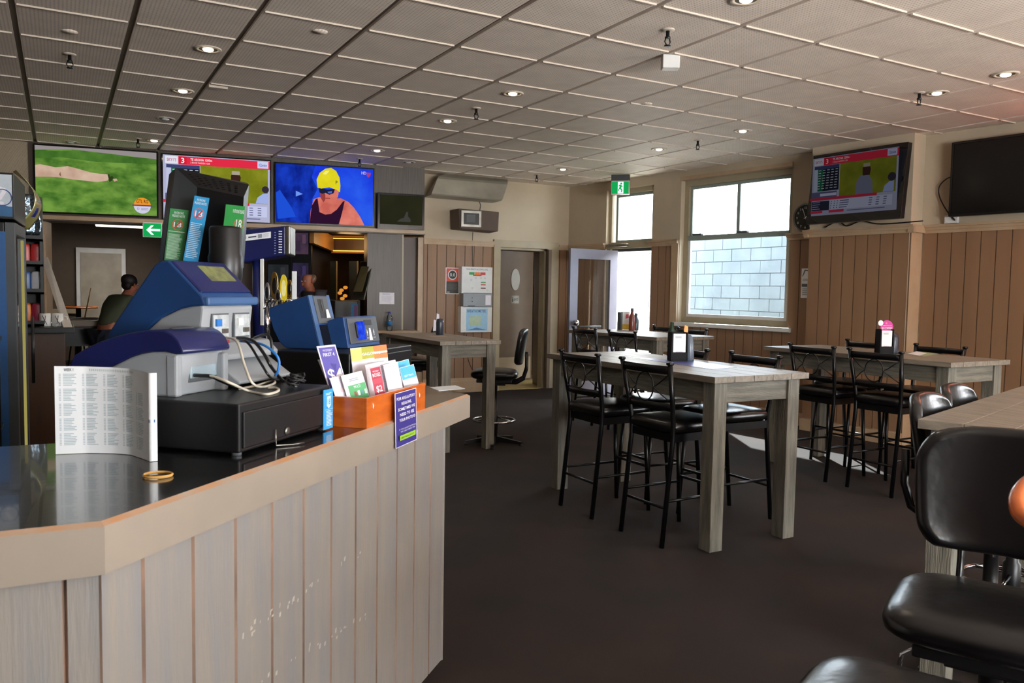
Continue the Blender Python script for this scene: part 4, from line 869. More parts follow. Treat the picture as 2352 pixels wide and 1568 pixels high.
def d_grass(F_):
    F_.r(0,0,1,1,emis('screen_grass',(60,104,36),1,(116,156,66),4.5,(1.2,1,2.2)))
    F_.poly([(0,.93),(.3,.97),(1,.9),(1,1),(0,1)],scr((148,140,140)))
    F_.poly([(0,.80),(.2,.84),(.5,.80),(1,.82),(1,.90),(.3,.95),(0,.91)],emis('screen_hedge',(56,98,36),1,(84,128,50),5))
    sh=emis('screen_sheep',(186,152,132),1,(214,186,164),5); dk_=scr((50,60,30))
    F_.poly([(0,.52),(0,.70),(.04,.715),(.1,.70),(.16,.68),(.2,.69),(.26,.71),(.34,.68),(.44,.635),(.52,.62),(.585,.62),(.6,.57),(.585,.52),(.5,.49),(.4,.50),(.3,.51),(.2,.53),(.1,.53)],sh)
    F_.poly([(.585,.62),(.6,.625),(.605,.58),(.625,.6),(.635,.57),(.62,.52),(.60,.50)],dk_); F_.poly([(.2,.62),(.205,.55),(.215,.53),(.19,.57)],scr((120,84,70)))
    F_.poly([(.63,.55),(.66,.56),(.67,.53),(.64,.51)],sh)
    x,y=.875,.155; F_.c(x,y,.088,scr((236,150,40)),a0=.0,a1=PI); F_.c(x,y,.088,scr((206,204,226)),a0=PI,a1=2*PI); F_.r(x-.085,y-.008,x+.085,y+.012,scr((110,60,110)))
    F_.t('GTL RG',x,y+.04,.055,scr((90,50,30)),w=.10,bold=True); F_.ring(x-.035,y-.05,.009,.012,scr((110,110,150))); F_.lines(x-.01,x+.05,y-.075,y-.03,2,scr((130,130,170)),1,jit=0)
def d_race(k=1.0):
    def g(c_): return scr(tuple(int(v*k) for v in c_))
    def draw(F_):
        F_.r(0,0,1,1,g((176,178,206))); F_.r(.34,.30,.98,.86,emis('screen_turf%d'%int(k*100),tuple(int(v*k) for v in (112,118,22)),1,tuple(int(v*k) for v in (136,140,36)),6))
        F_.r(.14,.86,1,.99,g((224,44,70))); F_.r(.02,.87,.135,.985,g((224,226,236))); F_.t("SKY1'S",.078,.905,.045,g((180,50,120)),w=.085,bold=True); F_.r(.145,.865,.215,.985,g((214,30,56))); F_.t('3',.18,.885,.08,white_s(k),w=.03,bold=True)
        F_.t('TE AROHA 1200m',.35,.93,.036,white_s(k),w=.2,bold=True); F_.t('2 RACE MAIDEN 1200',.34,.885,.025,white_s(k),w=.18)
        F_.r(.88,.875,.985,.985,g((200,206,236))); F_.t('12min',.932,.905,.045,g((60,80,170)),w=.075,bold=True)
        F_.r(.12,.42,.335,.80,g((26,30,44))); F_.r(.03,.80,.335,.855,g((60,66,110))); F_.r(.03,.42,.07,.80,g((190,196,224))); F_.r(.075,.42,.14,.80,g((26,96,66)))
        rnd=random.Random(4)
        for r_ in range(8):
            for c_ in range(5):
                F_.r(.085+c_*.052,.77-r_*.045,.085+c_*.052+.028+.008*rnd.random(),.782-r_*.045,g((200,206,214)))
        F_.poly([(.55,.30),(.56,.50),(.60,.60),(.645,.62),(.70,.60),(.74,.50),(.75,.30)],g((120,126,150))); F_.poly([(.63,.60),(.625,.72),(.65,.79),(.70,.79),(.72,.70),(.71,.60)],g((60,36,30))); F_.r(.635,.74,.71,.80,g((170,160,140)))
        F_.poly([(.86,.30),(.88,.40),(.93,.46),(.98,.47),(.98,.30)],g((160,176,226))); F_.c(.955,.53,.04,g((50,44,56)))
        F_.r(.02,.30,.335,.40,g((90,92,130))); F_.r(.13,.325,.33,.37,g((206,208,236))); F_.r(.0,.255,.80,.30,g((204,44,70))); F_.r(.03,.08,.25,.24,g((40,40,64))); F_.r(.25,.08,.97,.25,g((196,200,232)))
        for r_ in range(4):
            y=.215-r_*.038
            F_.r(.045,y,.12+.03*rnd.random(),y+.012,g((150,152,190)))
            for x in (.27,.31,.345): F_.r(x,y,x+.012,y+.014,g((70,74,110)))
            F_.r(.38,y,.47+.04*rnd.random(),y+.014,g((80,84,120)))
            for x in (.72,.80,.88): F_.r(x,y,x+.035,y+.014,g((90,94,130)))
        F_.r(.03,.03,.18,.075,g((214,50,80))); F_.r(.26,.03,.44,.075,g((214,50,80))); F_.lines(.48,.95,.02,.07,1,g((110,112,150)),2,jit=.1)
    return draw
def white_s(k): return scr(tuple(int(v*k) for v in (244,236,240)))
def d_swim(F_):
    F_.r(0,0,1,1,emis('screen_water',(22,50,214),1.05,(42,92,232),2.2,(1,1,1)))
    F_.poly([(0,0),(0,1),(.40,1),(.36,.8),(.42,.6),(.36,.4),(.40,.2),(.36,0)],emis('screen_blur',(10,26,120),1,(24,60,190),5,(1.5,1,1)))
    F_.poly([(.02,.05),(.20,.10),(.16,.25),(.04,.55),(.0,.5)],scr((30,80,214))); F_.poly([(.2,.55),(.27,.5),(.2,.45)],scr((110,150,240)))
    sk=emis('screen_skin',(196,96,84),1,(224,128,112),6); sk2=scr((150,62,60)); cp=emis('screen_cap',(214,200,20),1,(230,218,40),6); bk_=scr((44,18,44))
    F_.poly([(.34,.0),(.35,.22),(.38,.42),(.44,.46),(.55,.44),(.66,.46),(.74,.40),(.80,.30),(.86,.16),(.91,.0)],sk)
    F_.poly([(.34,.0),(.36,.30),(.40,.42),(.42,.44),(.44,.2),(.50,.16),(.56,.18),(.62,.26),(.68,.40),(.70,.42),(.68,.25),(.66,.12),(.64,.0)],bk_)
    F_.poly([(.44,.60),(.45,.46),(.48,.37),(.55,.36),(.60,.40),(.63,.48),(.64,.60)],sk); F_.poly([(.44,.60),(.45,.46),(.48,.37),(.50,.42),(.50,.5),(.48,.62)],sk2); F_.r(.50,.44,.55,.455,sk2)
    F_.poly([(.43,.62),(.47,.62),(.52,.60),(.60,.62),(.585,.54),(.54,.51),(.50,.54),(.47,.52),(.44,.54)],scr((24,30,60))); F_.poly([(.52,.56),(.57,.58),(.565,.54),(.535,.53)],scr((80,110,190)))
    F_.poly([(.42,.62),(.41,.76),(.44,.88),(.50,.96),(.56,.98),(.61,.93),(.645,.82),(.655,.68),(.65,.56),(.62,.60),(.54,.64),(.46,.61)],cp); F_.poly([(.47,.86),(.5,.92),(.545,.93),(.51,.86)],scr((244,238,130))); F_.t('P',.615,.70,.06,scr((40,40,50)),w=.02,bold=True)
    F_.t('HD',.90,.90,.05,scr((220,200,230)),w=.05,bold=True); F_.poly([(.93,.94),(.975,.93),(.965,.87),(.945,.85),(.93,.88)],scr((170,60,130)))
tv('television',B,-.015,1.225,2.165,2.905,.0,.055,.016,'left large wall television showing sheep in green grass',d_grass)
tv('television',B,1.262,2.452,2.145,2.892,.0,.055,.014,'middle large wall television with racing table, half hidden by the black monitor',d_race(1.0))
tv('television',B,2.490,3.668,2.160,2.875,.0,.055,.014,'large wall television showing a swimmer in a yellow cap',d_swim)
def d_dim(F_):
    F_.r(0,0,1,1,emis('screen_dim',(34,34,22),1,(44,44,28),2)); F_.poly([(.4,.1),(.48,.2),(.56,.24),(.62,.45),(.66,.46),(.66,.3),(.72,.2),(.72,.1)],scr((62,62,58)))
tv('television',B,3.70,4.285,2.142,2.578,.06,.06,.026,'small black television on the shelf showing a dark picture',d_dim,chin=.03)
a=PLp(1871,356,W(0,0,.30),wn);b=PLp(2095,330,W(0,0,.30),wn); s0=(a-WP).dot(wd); s1=(b-WP).dot(wd)
zt=(a.z+b.z)/2; zb=PLp(2086,503,W(0,0,.30),wn).z
def WT(s,z,o=0):   # television leans forward a little and turns towards the room
    return W(s,z,o+.05*(s-s0)/(s1-s0)-.12*(z-zt))
tv('television',WT,s0,s1,zb,zt,.24,.07,.045,'black wall television on the pier showing a racing table',d_race(.46),chin=.035)
sm=(s0+s1)/2; mb=MB(); wbox(mb,W,sm-.1,sm+.1,2.3,2.6,PO,PO+.05,M['black']); mb.build('television_bracket',label='black bracket holding the television on the pier',cat='bracket')
def d_off(F_): F_.r(0,0,1,1,mat('dark_screen_glass',(10,10,11),.15))
tv('television',W,5.47,6.62,2.14,2.80,.05,.07,.02,'large black television switched off on the right wall',d_off)
mb=MB(); wbox(mb,W,5.40,5.52,2.085,2.16,.02,.05,M['white']); mb.build('power_socket',label='white power socket on the panelling rail left of the switched off television',cat='socket',bevel=.004)
cable('power_cable',[W(5.50,2.11,.06),W(5.42,2.2,.05),W(5.34,2.33,.03),W(5.33,2.43,.03),W(5.40,2.50,.03),W(5.48,2.50,.05)],.006,M['black'],'black cable looping from the switched off television to its socket')
cable('power_cable',[W(s0+.1,2.10,PO+.02),W(s0+.25,2.15,PO+.03),W(s0+.35,2.10,PO+.03),W(s0+.5,2.14,PO+.03),W(s0+.7,2.10,PO+.03),W(s1+.1,2.105,PO+.03)],.006,M['black'],'black cables lying on the rail under the pier television')
mb=MB(); mb.sell(W(4.06,1.98,.03),(.012,.012,.012),M['white'],1,1); mb.tube([W(4.06,1.98,.02),W(4.05,1.88,.02),W(4.08,1.82,.02),W(4.10,1.81,.02)],.005,M['black'],6); mb.build('cable_stub',label='white plug and short black cable beside the pier below the clock',cat='cable')
# clock
cc=W(3.935,2.235,0); t=thing('wall_clock',cc-wn*0,'round black wall clock with white numerals beside the pier television','clock')
def CK(x,y,o): return cc+wd*x+Z3*y+wn*o
mb=MB(); mb.lathe([(.150,0),(.152,.03),(.146,.038),(.136,.036),(.134,.02)],cc,M['steel'],40,ax=wn); mb.build('rim',t)
F_=Flat(cc+wn*.022-wd*.135-Z3*.135,wd,Z3,.27,.27,None,st=.0006); F_.c(.5,.5,.136,M['blackgloss'],n=40)
for i in range(1,13):
    a_=PI/2-i*PI/6; F_.t(str(i),.5+.38*math.cos(a_),.455+.38*math.sin(a_),.09,white,w=.06 if i<10 else .09,bold=True)
F_.build('dial',t)
for nm,a_,ln,w_ in (('hour_hand',PI/2+.35,.10,.006),('minute_hand',PI/2-1.05,.06,.008)):
    mb=MB(); mb.beam(CK(-.02*math.cos(a_),-.02*math.sin(a_),.028),CK(ln*math.cos(a_),ln*math.sin(a_),.028),w_,.002,white,upv=wn); mb.build(nm,t)
# ---- exit signs
def exit_sign(name,c,u,label,arrow,w_=.34,h_=.17,mt=.022):
    t=thing(name,c,label,'sign'); u=Vector(u).normalized(); n_=V(u.y,-u.x,0)
    f_=local(c,u,-n_); mb=MB(); wbox(mb,lambda s,z,q:f_(s,q,z),-w_/2,w_/2,0,h_,0,.06,M['white']); mb.build('case',t,bevel=.004)
    F_=Flat(f_(-w_/2+.008,-.001,.008),u,Z3,w_-.016,h_-.022,None,st=.0006); F_.r(0,0,1,1,M['exitgreen'])
    if arrow: F_.poly([(.16,.5),(.44,.86),(.60,.86),(.40,.60),(.95,.60),(.95,.42),(.40,.42),(.60,.14),(.44,.14)],M['exitwhite'])
    else:
        F_.r(.36,.0,.70,1,M['exitwhite']); g_=M['exitgreen']; F_.c(.56,.84,.012,g_); F_.poly([(.47,.74),(.56,.76),(.59,.60),(.56,.45),(.64,.30),(.60,.10),(.55,.12),(.57,.28),(.48,.42),(.42,.22),(.37,.26),(.45,.5),(.49,.62),(.42,.60),(.40,.66)],g_); F_.poly([(.57,.70),(.66,.60),(.64,.56),(.57,.62)],g_)
    F_.build('face',t); mb=MB(); wbox(mb,lambda s,z,q:f_(s,q,z),-w_/2,w_/2,h_,h_+mt,.0,.07,M['greyd'] if not arrow else M['steel']); mb.build('mount',t); return t
c_=Dp(1424,446,10.45); exit_sign('exit_sign',c_,V(rt.x,rt.y,0)*1+V(0,-.35,0),'green running man exit sign hanging from the ceiling near the entrance',False,.235,.175,CH-c_.z-.175)
c_=PLp(350,545,B(0,0,.12),bn); exit_sign('exit_sign',c_+Z3*0,bd,'green exit sign with white left arrow under the television shelf',True,.20,.17,max(2.095-c_.z-.17,.004))
# ---- back wall things
hx0,hx1=4.30,5.40
def Hq(px,py,Y): return Yp(px,py,Y)
A=[Hq(1006,405,9.66),Hq(1167,419,9.66),Hq(1153,461,9.45),Hq(990,447,9.45)]; Cc=[Hq(1040,391,9.94),Hq(1166,408,9.94),V(A[2].x+.12,9.94,A[2].z+.02),V(A[3].x+.12,9.94,A[3].z+.02)]
t=thing('radiant_heater',(4.9,9.7,A[3].z),'wide brushed steel radiant heater hood high on the back wall','heater')
mb=MB(); mb.hexa([A[3],A[2],Cc[2],Cc[3],A[0],A[1],Cc[1],Cc[0]],mat('heater_steel',(168,164,150),.4,.35)); mb.build('hood',t,bevel=.006)
mb=MB(); p=A[3].lerp(A[0],.12); q=A[2].lerp(A[1],.12); mb.add([A[3].lerp(p,.6)-V(0,.004,0),A[2].lerp(q,.6)-V(0,.004,0),A[1].lerp(A[2],.12)-V(0,.004,0),A[0].lerp(A[3],.12)-V(0,.004,0)],[(0,1,2,3)],mat('polished_reflector',(214,212,198),.3,.45,c2=(170,166,154),scale=1.6)); mb.build('reflector',t)
sp_=thing('wall_speaker',V(4.88,9.75,2.2),'brown grey wall speaker with a square silver horn under the heater','speaker')
mb=MB(); mb.hexa([(4.60,9.66,2.21),(5.12,9.55,2.19),(5.19,9.94,2.19),(4.60,9.94,2.21),(4.585,9.66,2.47),(5.13,9.55,2.45),(5.19,9.94,2.46),(4.585,9.94,2.47)],mat('taupe_speaker_grille',(96,80,70),.7)); mb.build('cabinet',sp_,bevel=.01)
o_=V(4.615,9.648,2.235); u_=(V(5.13,9.55,0)-V(4.60,9.66,0)).normalized(); f_=local(o_,u_,V(-u_.y,u_.x,0)); mb=MB()
for a,b,c_,d_ in ((0,.27,0,.03),(0,.27,.18,.21),(0,.03,.03,.18),(.24,.27,.03,.18)): wbox(mb,lambda s,z,q:f_(s,q,z),a,b,c_,d_,-.02,.0,M['steel'])
wbox(mb,lambda s,z,q:f_(s,q,z),.03,.24,.03,.18,-.004,.0,M['black']); wbox(mb,lambda s,z,q:f_(s,q,z),.07,.19,.06,.16,-.012,-.003,M['greyd']); mb.build('horn',sp_,label='square silver horn')
mb=MB(); mb.tube([(5.02,9.92,2.46),(5.03,9.9,2.56),(4.98,9.9,2.68)],.006,M['greyd'],6); mb.build('speaker_cable',sp_)
cable('speaker_wires',[(4.93,9.93,2.19),(4.93,9.93,2.0),(4.94,9.93,1.7)],.004,M['greyd'],'thin wires running down the panelling below the wall speaker',2)
def wallflat(x0,y0,x1,y1,board,t_=.004,off=.014):
    A=Yp(x0,y1,9.95-off-t_); Bq=Yp(x1,y0,9.95-off-t_); return Flat(V(A.x,9.95-off-t_,A.z),V(1,0,0),Z3,Bq.x-A.x,Bq.z-A.z,board,t_)
F_=wallflat(1023,615,1055,675,W1); F_.r(.06,.48,.94,.97,ink((226,92,60))); F_.r(.06,.03,.94,.48,ink((70,70,66))); F_.ring(.5,.73,.055,.068,W1); F_.c(.5,.73,.055,ink((60,64,56))); F_.t('0.0',.5,.67,.12,W1,w=.38,bold=True); F_.r(.1,.06,.3,.09,ink((200,200,190))); F_.lines(.12,.88,.16,.4,6,ink((110,110,100)),4)
F_.build('alcohol_poster',label='red and grey 0.0 poster in a white frame on the panelling',cat='poster')
t=thing('breathalyser_station',V(5.02,9.88,.83),'white and grey wall breathalyser station left of the lobby doorway','breath tester')
F_=wallflat(1060,614,1131,673,M['white'],.10); F_.t('YOUR BREATH ALCOHOL LEVEL',.5,.88,.06,ink((90,96,110)),w=.72,bold=True)
for x,c_ in ((.24,(60,160,80)),(.42,(240,130,50)),(.60,(206,62,60))): F_.r(x,.70,x+.17,.80,ink(c_))
F_.r(.36,.66,.64,.70,ink((206,80,60)))
for y,c_ in ((.40,(60,160,80)),(.31,(210,90,70)),(.18,(110,60,60))): F_.r(.62,y,.78,y+.04,ink(c_))
for x,y in ((.30,.5),(.34,.2),(.45,.58),(.62,.58),(.75,.58),(.84,.12)): F_.ring(x,y,.008,.011,ink((150,150,156)))
F_.build('upper_panel',t,label='white upper panel with coloured scale')
F_=wallflat(1064,673,1131,705,M['grey'],.10); F_.r(.76,.15,.95,.85,W1); F_.c(.30,.4,.008,M['black']); F_.c(.30,.65,.006,M['black']); F_.lines(.15,.4,.03,.15,1,M['black'],1); F_.build('coin_panel',t,label='grey middle panel')
F_=wallflat(1058,704,1130,763,M['white'],.10); F_.r(.17,.06,.86,.92,ink((158,200,226))); F_.t('BREATHOMETER',.5,.77,.11,ink((70,100,150)),w=.6,bold=True); F_.lines(.28,.76,.25,.66,5,ink((206,206,120)),5,th=.3); F_.poly([(.2,.08),(.5,.18),(.84,.08)],ink((90,140,190)))
F_.build('lower_panel',t,label='white lower panel with blue poster')
F_=wallflat(1109,886,1129,898,M['white'],.03,.03); F_.r(.3,.2,.7,.5,M['greyd']); F_.build('power_socket',label='white power socket at the skirting left of the lobby doorway',cat='socket')
cable('power_cable',[V(4.85,9.92,.8),V(4.87,9.92,.5),V(4.95,9.91,.3),V(5.08,9.91,.14),V(5.14,9.90,.10)],.005,M['black'],'thin dark cable hanging from the breathalyser station to the skirting socket')
A_=PLp(871,698,B(0,0,-.01),bn); F_=Flat(A_,bd,Z3,.19,.145,W1,.002); F_.lines(.2,.8,.82,.93,2,ink((110,140,190)),3); F_.lines(.15,.85,.2,.7,7,ink((190,190,200)),4,th=.2); F_.build('column_notice',label='small white notice on the dark woodgrain column',cat='notice')
F_=Flat(W(3.905,1.38,.014),wd,Z3,.19,.315,M['paper'],.002); F_.poly([(.1,.72),(.25,.92),(.5,.9),(.5,.94),(.2,.96),(.06,.74)],ink((90,90,96))); F_.poly([(.4,.74),(.55,.86),(.75,.88),(.85,.76),(.7,.72),(.6,.78),(.5,.72)],ink((110,110,116))); F_.lines(.1,.9,.56,.66,2,ink((150,150,156)),3); F_.r(.05,.38,.95,.48,ink((90,90,96))); F_.lines(.1,.9,.08,.34,4,ink((140,140,146)),6); F_.build('wall_notice',label='white notice with a drawing on the panelling left of the pier',cat='notice')
# ledge and bottle by the column
mb=MB(); wbox(mb,B,3.62,4.22,.855,.885,-.02,.22,M['trimpaint']); mb.build('wall_ledge',label='narrow pale ledge in front of the dark column',cat='shelf',bevel=.004)
c_=B(3.86,.885,.10); t=thing('water_bottle',c_,'clear water bottle with blue label on the narrow ledge','bottle')
mb=MB(); mb.lathe([(.034,0),(.036,.01),(.036,.15),(.030,.18),(.014,.205),(.014,.22)],c_,glass('clear_plastic',(.9,.95,.95)),18); mb.build('bottle_body',t)
mb=MB(); mb.lathe([(.0365,.055),(.0365,.12)],c_,ink((40,120,180)),18); mb.build('bottle_label',t)
mb=MB(); mb.lathe([(.016,.215),(.016,.235),(.0,.236)],c_,ink((60,60,160)),14); mb.build('bottle_cap',t)
# ================================================================== CEILING FITTINGS
dk_=mat('downlight_baffle',(70,66,60),.5)
def put(proto,p,label,i,group): 
    if i==0: proto.location=p; proto['label']=label; return proto
    return dup(proto,p,0,label)
def downlight(lit):
    t=thing('downlight',(0,0,0),'','ceiling light','recessed ceiling downlights')
    mb=MB(); mb.lathe([(.085,.0),(.083,-.008),(.060,-.006),(.056,.0)],(0,0,0),M['tbar'],28); mb.build('trim_ring',t)
    mb=MB(); mb.lathe([(.057,-.004),(.040,.001)],(0,0,0),dk_,24); mb.build('baffle',t)
    mb=MB(); mb.sell((0,0,-.005),(.034,.034,.014),M['lamp'] if lit else M['white'],1,1,18,8); mb.build('lamp',t); return t
lit=[((478,112),'above the left televisions, nearest the camera'),((420,208),'above the left televisions, second from the camera'),((354,322),'just in front of the left two televisions'),((866,345),'in front of the swimmer television'),((1028,277),'between the swimmer television and the room centre'),((1178,214),'in the middle of the ceiling'),((1714,-2),'at the top edge of the photo'),((2152,213),'beside the black sprinkler at the right'),((2310,170),'nearest the right edge of the photo'),((1706,300),'above the big window'),((1514,342),'above the entrance door side'),((1293,388),'nearest the far corner')]
pt_=downlight(True)
for i,(q,l) in enumerate(lit):
    p=Zp(q[0],q[1],CH); o=put(pt_,p,'lit round downlight '+l,i,0)
    l_=bpy.data.lights.new('downlight_beam','SPOT'); l_.energy=9; l_.spot_size=2.3; l_.spot_blend=.9; l_.color=(1,.86,.68); l_.shadow_soft_size=.04
    lo=bpy.data.objects.new('downlight_beam',l_); col.objects.link(lo); lo.location=p-Z3*.03
pt_=downlight(False)
for i,(q,l) in enumerate((((380,272),'behind the second left one'),((938,372),'near the dark column'),((163,326),'shape used for a dome camera in front of the sheep television'))): put(pt_,Zp(q[0],q[1],CH),'unlit round downlight '+l,i,0)  # last one is a dome camera, drawn with the downlight shape
def sprinkler():
    t=thing('fire_sprinkler',(0,0,0),'','sprinkler','black fire sprinklers on the ceiling')
    mb=MB(); mb.lathe([(.04,0),(.038,-.006),(.016,-.008)],(0,0,0),M['tbar'],20); mb.build('ceiling_rose',t)
    mb=MB(); mb.lathe([(.011,-.004),(.011,-.04),(.017,-.042),(.017,-.055)],(0,0,0),M['black'],12)
    mb.tube([(.014,0,-.05),(.02,0,-.07),(.006,0,-.09)],.004,M['black'],6); mb.tube([(-.014,0,-.05),(-.02,0,-.07),(-.006,0,-.09)],.004,M['black'],6); mb.lathe([(.0,-.088),(.02,-.09),(.02,-.094),(0,-.096)],(0,0,0),M['black'],12); mb.build('sprinkler_head',t); return t
pt_=sprinkler()
for i,(q,l) in enumerate((((160,124),'at the upper left of the photo'),((317,318),'shape used for a dome camera in front of the sheep television'),((826,364),'in front of the swimmer television'),((1094,248),'in the middle of the ceiling'),((1534,68),'near the white square detector'),((2112,212),'beside the right hand downlight'),((1603,322),'above the entrance side of the window'),((1233,401),'nearest the far corner'))): put(pt_,Zp(q[0],q[1],CH),'black fire sprinkler '+l,i,0)
p=Zp(1540,128,CH); mb=MB(); f_=local(p,rt.copy(),V(-rt.y,rt.x,0)); wbox(mb,lambda s,z,q:f_(s,q,z),-.055,.055,-.085,0,-.04,.04,M['white']); mb.build('motion_detector',label='small white square box detector on the ceiling',cat='detector',bevel=.006)
for k,(q,l) in enumerate((((160,72),'at the upper left'),((735,72),'left of the ceiling centre'),((1485,238),'above the entrance side'))):
    p=Zp(q[0],q[1],CH); mb=MB(); mb.lathe([(.045,0),(.043,-.006),(0,-.008)],p,M['tile'],20); mb.build('ceiling_cover',label='flat round cover plate on the ceiling tiles '+l,cat='cover plate')
p=Zp(500,198,CH); mb=MB(); mb.bx(p.x-.07,p.x+.07,p.y-.03,p.y+.03,CH-.02,CH,M['tbar']); mb.build('ceiling_vent',label='small rectangular plate on the ceiling right of a downlight',cat='vent',bevel=.004)
# ================================================================== TABLE THINGS
def holder(p,rz,label):
    t=thing('menu_holder',(0,0,0),label,'menu holder'); bk=mat('matte_black_plastic',(11,11,13),.6,spec=.2)
    mb=MB(); mb.bx(-.055,.055,-.035,.035,0,.012,bk); mb.bx(-.055,-.047,-.035,.035,.012,.19,bk); mb.bx(.047,.055,-.035,.035,.012,.19,bk); mb.bx(-.047,.047,-.035,-.030,.012,.06,bk); mb.bx(-.047,.047,.028,.033,.012,.19,bk); mb.build('stand',t,bevel=.003)
    F_=Flat(V(-.042,-.029,.03),V(1,0,0),Z3,.084,.15,M['paper'],.001,st=.0004); F_.lines(.15,.85,.8,.9,2,ink((120,110,120)),2); F_.lines(.2,.8,.1,.25,2,ink((190,170,190)),3); F_.build('menu_card',t)
    t.location=p; t.rotation_euler=(0,0,rz); return t
TT=.963
hd1=holder(Zp(1556,829,TT)+V(0,.0,0),-.35,'black menu holder with a white card on the middle table')
p=Zp(1580,829,TT)+V(0.02,.03,0); t=thing('serviette_dispenser',p,'grey rounded serviette dispenser beside the menu holder on the middle table','dispenser')
mb=MB(); mb.lathe([(.042,0),(.045,.01),(.043,.10),(.034,.15),(.02,.172),(0,.176)],p,mat('slate_plastic',(96,106,120),.3),24,sx=.85,sy=1.1); mb.build('dispenser_body',t)
mb=MB(); mb.prism([p+V(-.02,0,.15),p+V(.0,0,.15),p+V(.0,0,.225),p+V(-.028,0,.235),p+V(-.034,0,.20)],V(0,.004,0),ink((240,160,90))); mb.build('orange_card',t)
mb=MB(); p2=Zp(1556,829,TT)+V(.01,.075,0); mb.lathe([(.026,0),(.026,.19),(.012,.215),(.012,.25),(0,.25)],p2,ink((20,50,30)),16); mb.build('sauce_bottle',label='dark green bottle behind the menu holder on the middle table',cat='bottle')
F_=Flat(V(3.12,3.62,TT+.0012),V(.28,-.96,0),V(.96,.28,0),.62,.30,ink((92,100,170),.35),.001,st=.0003); F_.r(.02,.04,.98,.96,ink((98,104,176),.35)); F_=None
F_=MB(); a_=Zp(1440,819,TT+.001); b_=Zp(1692,843,TT+.001); c_=Zp(1636,848,TT+.001); d_=Zp(1390,822,TT+.001)
F_=MB(); F_.hexa([a_-Z3*.0008,Zp(1600,829,TT+.0002),b_-Z3*.0008,c_-Z3*.0008,a_+Z3*.0004,Zp(1600,829,TT+.0014),b_+Z3*.0004,c_+Z3*.0004],ink((86,92,166),.3)); F_.build('placemat',label='long blue paper placemat under the menu holder on the middle table',cat='placemat')
# pier table
TT=.972
hd2=holder(Zp(2030,813,TT),-.35,'black menu holder with a round pink sign on the pier table')
p=Zp(2030,813,TT); F_=Flat(p+V(-.04*.94,.0135,.165),V(.94,-.34,0),Z3,.10,.10,None,st=.0005); F_.c(.55,.4,.052,ink((206,50,150)),n=32); F_.c(.02,.7,.021,W1); F_.r(.42,.62,.56,.74,ink((250,130,150))); F_.lines(.2,.95,.46,.54,1,W1,1,jit=.1); F_.t('$5 COFFEES',.55,.24,.15,W1,w=.85,bold=True); F_.lines(.25,.85,.08,.16,1,W1,1); F_.build('round_sign',label='round pink sign with white dot in the pier table menu holder',cat='sign',solid=.001)
p=Zp(2054,812,TT)+V(.0,.01,0); mb=MB(); mb.lathe([(.036,0),(.038,.01),(.035,.12),(.024,.155),(0,.16)],p,mat('slate_plastic_dark',(44,50,64),.3),20); mb.build('serviette_dispenser',label='dark rounded serviette dispenser on the pier table',cat='dispenser')
mb=MB(); q=[Zp(x,y,TT+.001) for x,y in ((2082,812),(2105,806),(2156,812),(2120,818))]; mb.hexa([v_-Z3*.0009 for v_ in q]+q,ink((150,160,120))); mb.hexa([Zp(2084,812,TT+.0012),Zp(2105,807,TT+.0012),Zp(2130,811,TT+.0012),Zp(2112,816,TT+.0012),Zp(2084,812,TT+.002),Zp(2105,807,TT+.002),Zp(2130,811,TT+.002),Zp(2112,816,TT+.002)],W1); mb.build('flyer',label='white and green flyer lying on the pier table',cat='paper')
# far table
TT=.965
p=Zp(1434,757,TT); t=thing('menu_block',p,'white and yellow menu box on the far table in front of the doorway','menu')
F_=Flat(p+V(-.05,0,.002),V(.87,-.49,0),Z3,.10,.215,M['paper'],.03); F_.r(.1,.02,.95,.3,ink((226,190,60))); F_.poly([(.5,.6),(.9,.66),(.85,.86),(.55,.84)],ink((220,90,110))); F_.build('card',t)
mb=MB(); mb.bx(p.x-.07,p.x-.045,p.y-.02,p.y+.05,0+TT,TT+.21,M['greyd']); mb.build('spine',t)
for k,(x,hh,cc_,l) in enumerate(((1451,.26,(120,60,50),'brown sauce bottle right of the menu box on the far table'),(1460,.20,(60,74,80),'dark slate bottle at the right of the brown one on the far table'))):
    p=Zp(x,759-k,TT); t=thing('sauce_bottle',p,l,'bottle'); mb=MB(); mb.lathe([(.034,0),(.036,.01),(.035,hh*.6),(.018,hh*.8),(.015,hh*.88)],p,ink(cc_,.25),18); mb.build('bottle_body',t); mb=MB(); mb.lathe([(.019,hh*.86),(.019,hh),(0,hh+.003)],p,ink((90,90,100)),14); mb.build('bottle_cap',t)
# lobby side table
p=Zp(1010,769,TT); t=thing('menu_holder',p,'dark menu holder with white cards on the table near the lobby doorway','menu holder')
mb=MB(); mb.lathe([(.034,0),(.038,.01),(.040,.12),(.032,.155),(.0,.16)],p,mat('navy_grey_plastic',(50,56,70),.3),20); mb.build('stand',t)
for dx,h_ in ((-.05,.14),(-.02,.20)):
    mb=MB(); mb.prism([p+V(dx-.02,0,.04),p+V(dx+.02,0,.04),p+V(dx+.012,.0,h_),p+V(dx-.014,0,h_+.01)],V(0,.004,0),W1); mb.build('menu_card',t)
mb=MB(); q=[Zp(x,y,TT+.001) for x,y in ((985,771),(1022,770),(1030,774),(990,775))]; mb.hexa([v_-Z3*.0009 for v_ in q]+q,ink((170,150,130))); mb.build('flyer',label='pale flyer under the menu holder near the lobby doorway',cat='paper')
